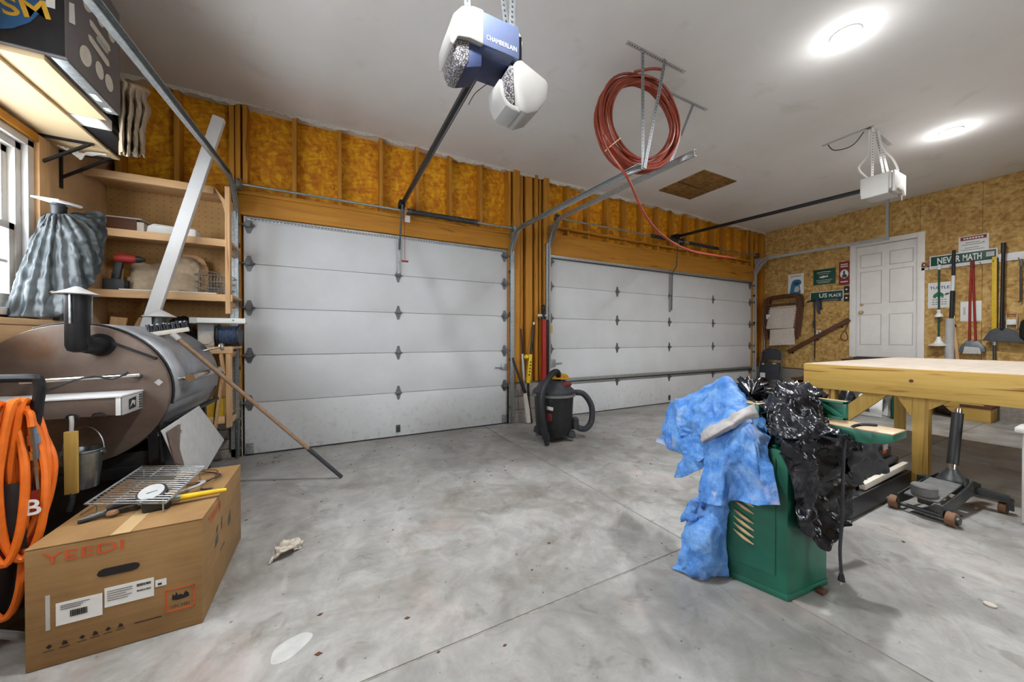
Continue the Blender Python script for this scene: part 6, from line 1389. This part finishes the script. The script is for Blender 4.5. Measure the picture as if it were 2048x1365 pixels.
# ---------------------------------------------------------------- tool rail right of the door, with its tools
tr = thing('tool_rail', 'long white wall rail with hooks right of the house door', 'tool rail', (W - .01, 1.2, 2.35))
put('rail_board', 'white_paint', (W - .022, .2, 2.36), (W - .001, 2.08, 2.475), tr, .003)
for y in (1.97, 1.74, 1.54, 1.45, 1.33, 1.26, 1.115): MB().tube([(W - .022, y + .018, 2.37), (W - .075, y + .018, 2.365), (W - .08, y + .018, 2.385)], .004, 6).build('hook', 'dark_steel', tr)
g = thing('street_sign', 'long green street sign reading NEVER MATH on the tool rail', 'sign', (W - .03, 1.64, 2.4))
put('plate', 'white_print', (W - .034, 1.315, 2.395), (W - .024, 1.985, 2.575), g, .002); put('green_field', 'green_sign', (W - .037, 1.33, 2.41), (W - .033, 1.97, 2.56), g, .001)
text('NEVER', 'white_print', g, (W - .037, 1.90, 2.435), xr, zr_, w=.235, h=.10, bold=.02); text('MATH', 'white_print', g, (W - .037, 1.64, 2.435), xr, zr_, w=.18, h=.10, bold=.02); put('tail_print', 'lightgrey', (W - .038, 1.345, 2.46), (W - .036, 1.42, 2.53), g, 0)
g = thing('dark_letters', 'short black plaque reading OL beside the door frame', 'sign', (W - .03, 2.02, 2.4)); put('plate', 'tan_board', (W - .030, 1.985, 2.40), (W - .024, 2.07, 2.50), g, .001); put('red_edge', 'red_sign', (W - .031, 1.985, 2.40), (W - .023, 1.998, 2.50), g, 0); text('OL', 'black_print', g, (W - .030, 2.068, 2.41), xr, zr_, w=.08, h=.08, bold=.03)
g = sign('notice_poster', 'white_print', 1.69, 1.40, 2.56, 2.82, 'white notice with dark red header above the green street sign', cat='poster')
put('header', 'red_sign', (W - .0075, 1.42, 2.755), (W - .005, 1.67, 2.81), g, 0)
for i in range(7): decal('lettering', 'white_print', g, (W - .0075, 1.64, 2.77), xr, zr_, rect(i * .028, 0, .02, .025))
for z_, a, b in ((2.71, .06, .2), (2.68, .03, .22), (2.63, .05, .19), (2.60, .02, .24)): decal('print_line', 'grey_plastic', g, (XW, 1.68, z_), xr, zr_, rect(a, 0, b - a, .008))
decal('eagle_mark', 'dark_steel', g, (XW, 1.68, 2.69), xr, zr_, [(.21, 0), (.25, .03), (.23, .01), (.25, 0)])
g = sign('turtle_sign', 'white_print', 2.005, 1.755, 1.72, 2.14, 'white TURTLE sign with a green turtle right of the house door')
text('TURTLE', 'blue_paint', g, (XW, 1.985, 2.03), xr, zr_, w=.21, h=.045, bold=.02)
decal('turtle_shell', 'green_ink', g, (XW, 2.005, 1.72), xr, zr_, [(.05, .185), (.065, .225), (.10, .26), (.135, .26), (.165, .23), (.175, .19)]); decal('turtle_head', 'dark_steel', g, (XW, 2.005, 1.72), xr, zr_, [(.175, .205), (.19, .235), (.225, .24), (.23, .22), (.20, .205)]); decal('turtle_legs', 'green_ink', g, (XW, 2.005, 1.72), xr, zr_, [(.06, .185), (.06, .165), (.085, .165), (.09, .18), (.14, .18), (.145, .165), (.17, .165), (.17, .185)])
for z_ in (.13, .09, .055):
    for i in range(5): decal('print_dash', 'grey_plastic', g, (XW, 2.005, 1.72), xr, zr_, rect(.05 + i * .032, z_, .02, .012))
g = sign('paper_sheet', 'white_print', 1.665, 1.46, 1.49, 1.80, 'plain white paper sheet pinned behind the red handles', cat='paper'); decal('faint_print', 'lightgrey', g, (XW, 1.665, 1.49), xr, zr_, rect(.03, .10, .02, .12))
# tools
XT = W - .06
g = thing('floor_squeegee', 'green handled white floor tool hanging over the turtle sign', 'squeegee', (XT, 1.875, 1.08))
MB().tube([(XT, 1.875, 2.36), (XT, 1.872, 1.24)], .012, 8).build('handle', 'green_sign', g); MB().tube([(XT, 1.875, 2.42), (XT, 1.875, 2.34)], .019, 10).build('top_grip', 'white_plastic', g); MB().lathe((XT, 1.873, 1.57), [(.02, .12), (.025, .10), (.018, .07), (.045, .03), (.05, 0)], 14).build('collar', 'white_plastic', g); MB().lathe((XT, 1.872, 1.10), [(.11, 0), (.108, .025), (.06, .04), (.035, .09), (.025, .15)], 20).build('foot', 'white_plastic', g)
g = thing('post_driver', 'tall black and white pole ending in a grey tube', 'pole tool', (XT, 1.74, 0))
MB().tube([(XT, 1.725, 2.62), (XT, 1.728, 2.22)], .020, 10).build('black_grip', 'black_plastic', g); MB().tube([(XT, 1.728, 2.22), (XT, 1.733, 1.98)], .021, 10).build('white_band', 'white_print', g); MB().tube([(XT, 1.733, 1.98), (XT, 1.74, 1.52)], .027, 10).build('black_sleeve', 'black_plastic', g); MB().tube([(XT, 1.755, 1.54), (XT, 1.76, .86)], .052, 16).build('grey_tube', 'lightgrey', g)
g = thing('wooden_stake', 'pale wooden stake with yellow and black top', 'stake', (XT, 1.68, .86)); MB().bar((XT, 1.72, 1.44), (XT, 1.672, .86), .02, .035, (0, 1, 0)).build('shaft', 'pine_z', g, .002); MB().bar((XT, 1.727, 1.58), (XT, 1.718, 1.42), .022, .038, (0, 1, 0)).build('yellow_top', 'yellow', g, .002); MB().bar((XT, 1.716, 1.44), (XT, 1.712, 1.40), .024, .04, (0, 1, 0)).build('black_band', 'black_print', g)
g = thing('leaf_grabber', 'red two handled leaf grabber with dark claw head', 'grabber', (XT, 1.53, .98))
for s in (-1, 1): MB().tube([(XT, 1.543 + s * .004, 2.40), (XT, 1.545 + s * .018, 1.9), (XT, 1.535 + s * .03, 1.18)], .013, 8).build('handle', 'red', g)
MB().tube([(XT, 1.543, 2.42), (XT, 1.543, 2.30)], .02, 10).build('grip', 'red_sign', g)
MB().prism([(XT - .05, 1.665, 1.01), (XT - .05, 1.40, 1.01), (XT - .03, 1.42, 1.10), (XT, 1.48, 1.19), (XT, 1.58, 1.20), (XT - .03, 1.64, 1.12)], (.04, 0, 0)).build('claw_head', 'dark_steel', g, .012); MB().prism([(XT - .055, 1.62, .985), (XT - .055, 1.44, .985), (XT - .053, 1.46, 1.08), (XT - .053, 1.60, 1.10)], (.008, 0, 0)).build('claw_face', 'lightgrey', g, .006)
g = thing('yellow_level', 'long yellow handled tool hanging at the end of the green sign', 'hand tool', (XT, 1.335, .9)); MB().bar((XT, 1.34, 2.44), (XT, 1.335, 1.30), .018, .045, (0, 1, 0)).build('yellow_shaft', 'yellow', g, .003); MB().tube([(XT + .02, 1.315, 2.42), (XT + .02, 1.315, 1.2)], .008, 8).build('side_rod', 'dark_steel', g); MB().tube([(XT, 1.335, 1.32), (XT, 1.332, .90)], .016, 8).build('lower_shaft', 'dark_steel', g); MB().tube([(XT, 1.334, 1.22), (XT, 1.334, 1.12)], .021, 8).build('silver_band', 'galv', g)
g = thing('snow_pusher', 'black snow pusher with wide dark blade hanging on the rail', 'snow shovel', (XT - .05, 1.26, 1.17))
MB().tube([(XT - .05, 1.255, 2.60), (XT - .05, 1.265, 1.36)], .018, 10).build('handle', 'black_metal', g); MB().tube([(XT - .05, 1.255, 2.62), (XT - .05, 1.256, 2.48)], .024, 10).build('grip', 'black_plastic', g); MB().prism([(XT - .09, 1.43, 1.19), (XT - .09, 1.06, 1.16), (XT - .04, 1.14, 1.33), (XT - .03, 1.20, 1.37), (XT - .03, 1.33, 1.37), (XT - .04, 1.37, 1.34)], (.02, 0, 0)).build('blade', 'charcoal', g, .006)
g = thing('thin_hoe', 'thin dark hook tool at the right end of the rail', 'hook tool', (XT, 1.115, 1.72)); MB().tube([(XT, 1.115, 2.36), (XT, 1.113, 1.76), (XT, 1.135, 1.745)], .010, 8).build('shaft', 'dark_steel', g); MB().tube([(XT, 1.115, 2.36), (XT, 1.115, 2.26)], .014, 8).build('grip', 'grey_plastic', g)
g = thing('small_wire_rack', 'small white wire rack with red bar beside the snow pusher', 'rack', (W - .03, 1.19, 1.40)); MB().tube([(W - .03, 1.235, 1.36), (W - .03, 1.235, 1.58), (W - .03, 1.145, 1.58), (W - .03, 1.145, 1.36)], .005, 6).build('frame', 'offwhite', g); MB().tube([(W - .035, 1.235, 1.57), (W - .035, 1.145, 1.57)], .007, 6).build('bar', 'red', g); put('tray', 'white_plastic', (W - .05, 1.15, 1.42), (W - .01, 1.23, 1.50), g, .004)
g = thing('black_hanging_bag', 'black bag hanging at the right edge of the picture', 'bag', (W - .1, 1.02, 1.2)); MB().lathe((W - .1, 1.03, 1.20), [(.05, 0), (.085, .03), (.09, .15), (.075, .27), (.03, .31)], 18).build('bag_body', 'black_plastic', g); MB().tube([(W - .1, 1.03, 1.50), (W - .03, 1.03, 1.6)], .008, 6).build('strap', 'black_metal', g); MB().cyl((W - .03, 1.03, 1.6), (W, 1.03, 1.6), .006).build('nail', 'dark_steel', g)

# bag, jug and bucket standing on the floor by the steps
g = thing('salt_bag', 'white printed sack on the floor by the house steps', 'sack', (7.6, 2.28, 0)); MB().grid(cloth([[(7.5, 2.42, .005), (7.48, 2.3, .005), (7.5, 2.15, .005)], [(7.46, 2.43, .18), (7.44, 2.3, .2), (7.46, 2.14, .18)], [(7.55, 2.42, .33), (7.55, 2.3, .36), (7.55, 2.15, .33)], [(7.7, 2.42, .2), (7.72, 2.3, .22), (7.7, 2.15, .2)], [(7.7, 2.42, .005), (7.7, 2.3, .005), (7.7, 2.15, .005)]], 6, 6, .015, 8, .004)).build('sack_body', 'white_print', g, solid=.006); decal('sack_mark', 'dark_steel', g, (7.44, 2.33, .08), xr, zr_, [(0, 0), (.06, 0), (.06, .05), (0, .05)], .02)
g = thing('dark_sack', 'dark blue sack leaning beside the white sack', 'sack', (7.5, 2.62, 0)); MB().lathe((7.55, 2.58, .004), [(.08, 0), (.12, .05), (.12, .22), (.07, .36), (.02, .40)], 16).build('sack_body', 'black_poly', g); MB().lathe((7.55, 2.58, .39), [(.03, 0), (.045, .03)], 12).build('sack_neck', 'lightgrey', g)
g = thing('green_jug', 'dark green jug on the floor beside the white sack', 'jug', (7.6, 2.02, 0)); MB().lathe((7.6, 2.02, .002), [(.065, 0), (.07, .02), (.07, .28), (.05, .35), (.025, .38), (.025, .42)], 18).build('jug_body', 'green_sign', g); MB().lathe((7.6, 2.02, .42), [(.03, 0), (.03, .03)], 14).build('jug_cap', 'white_print', g)
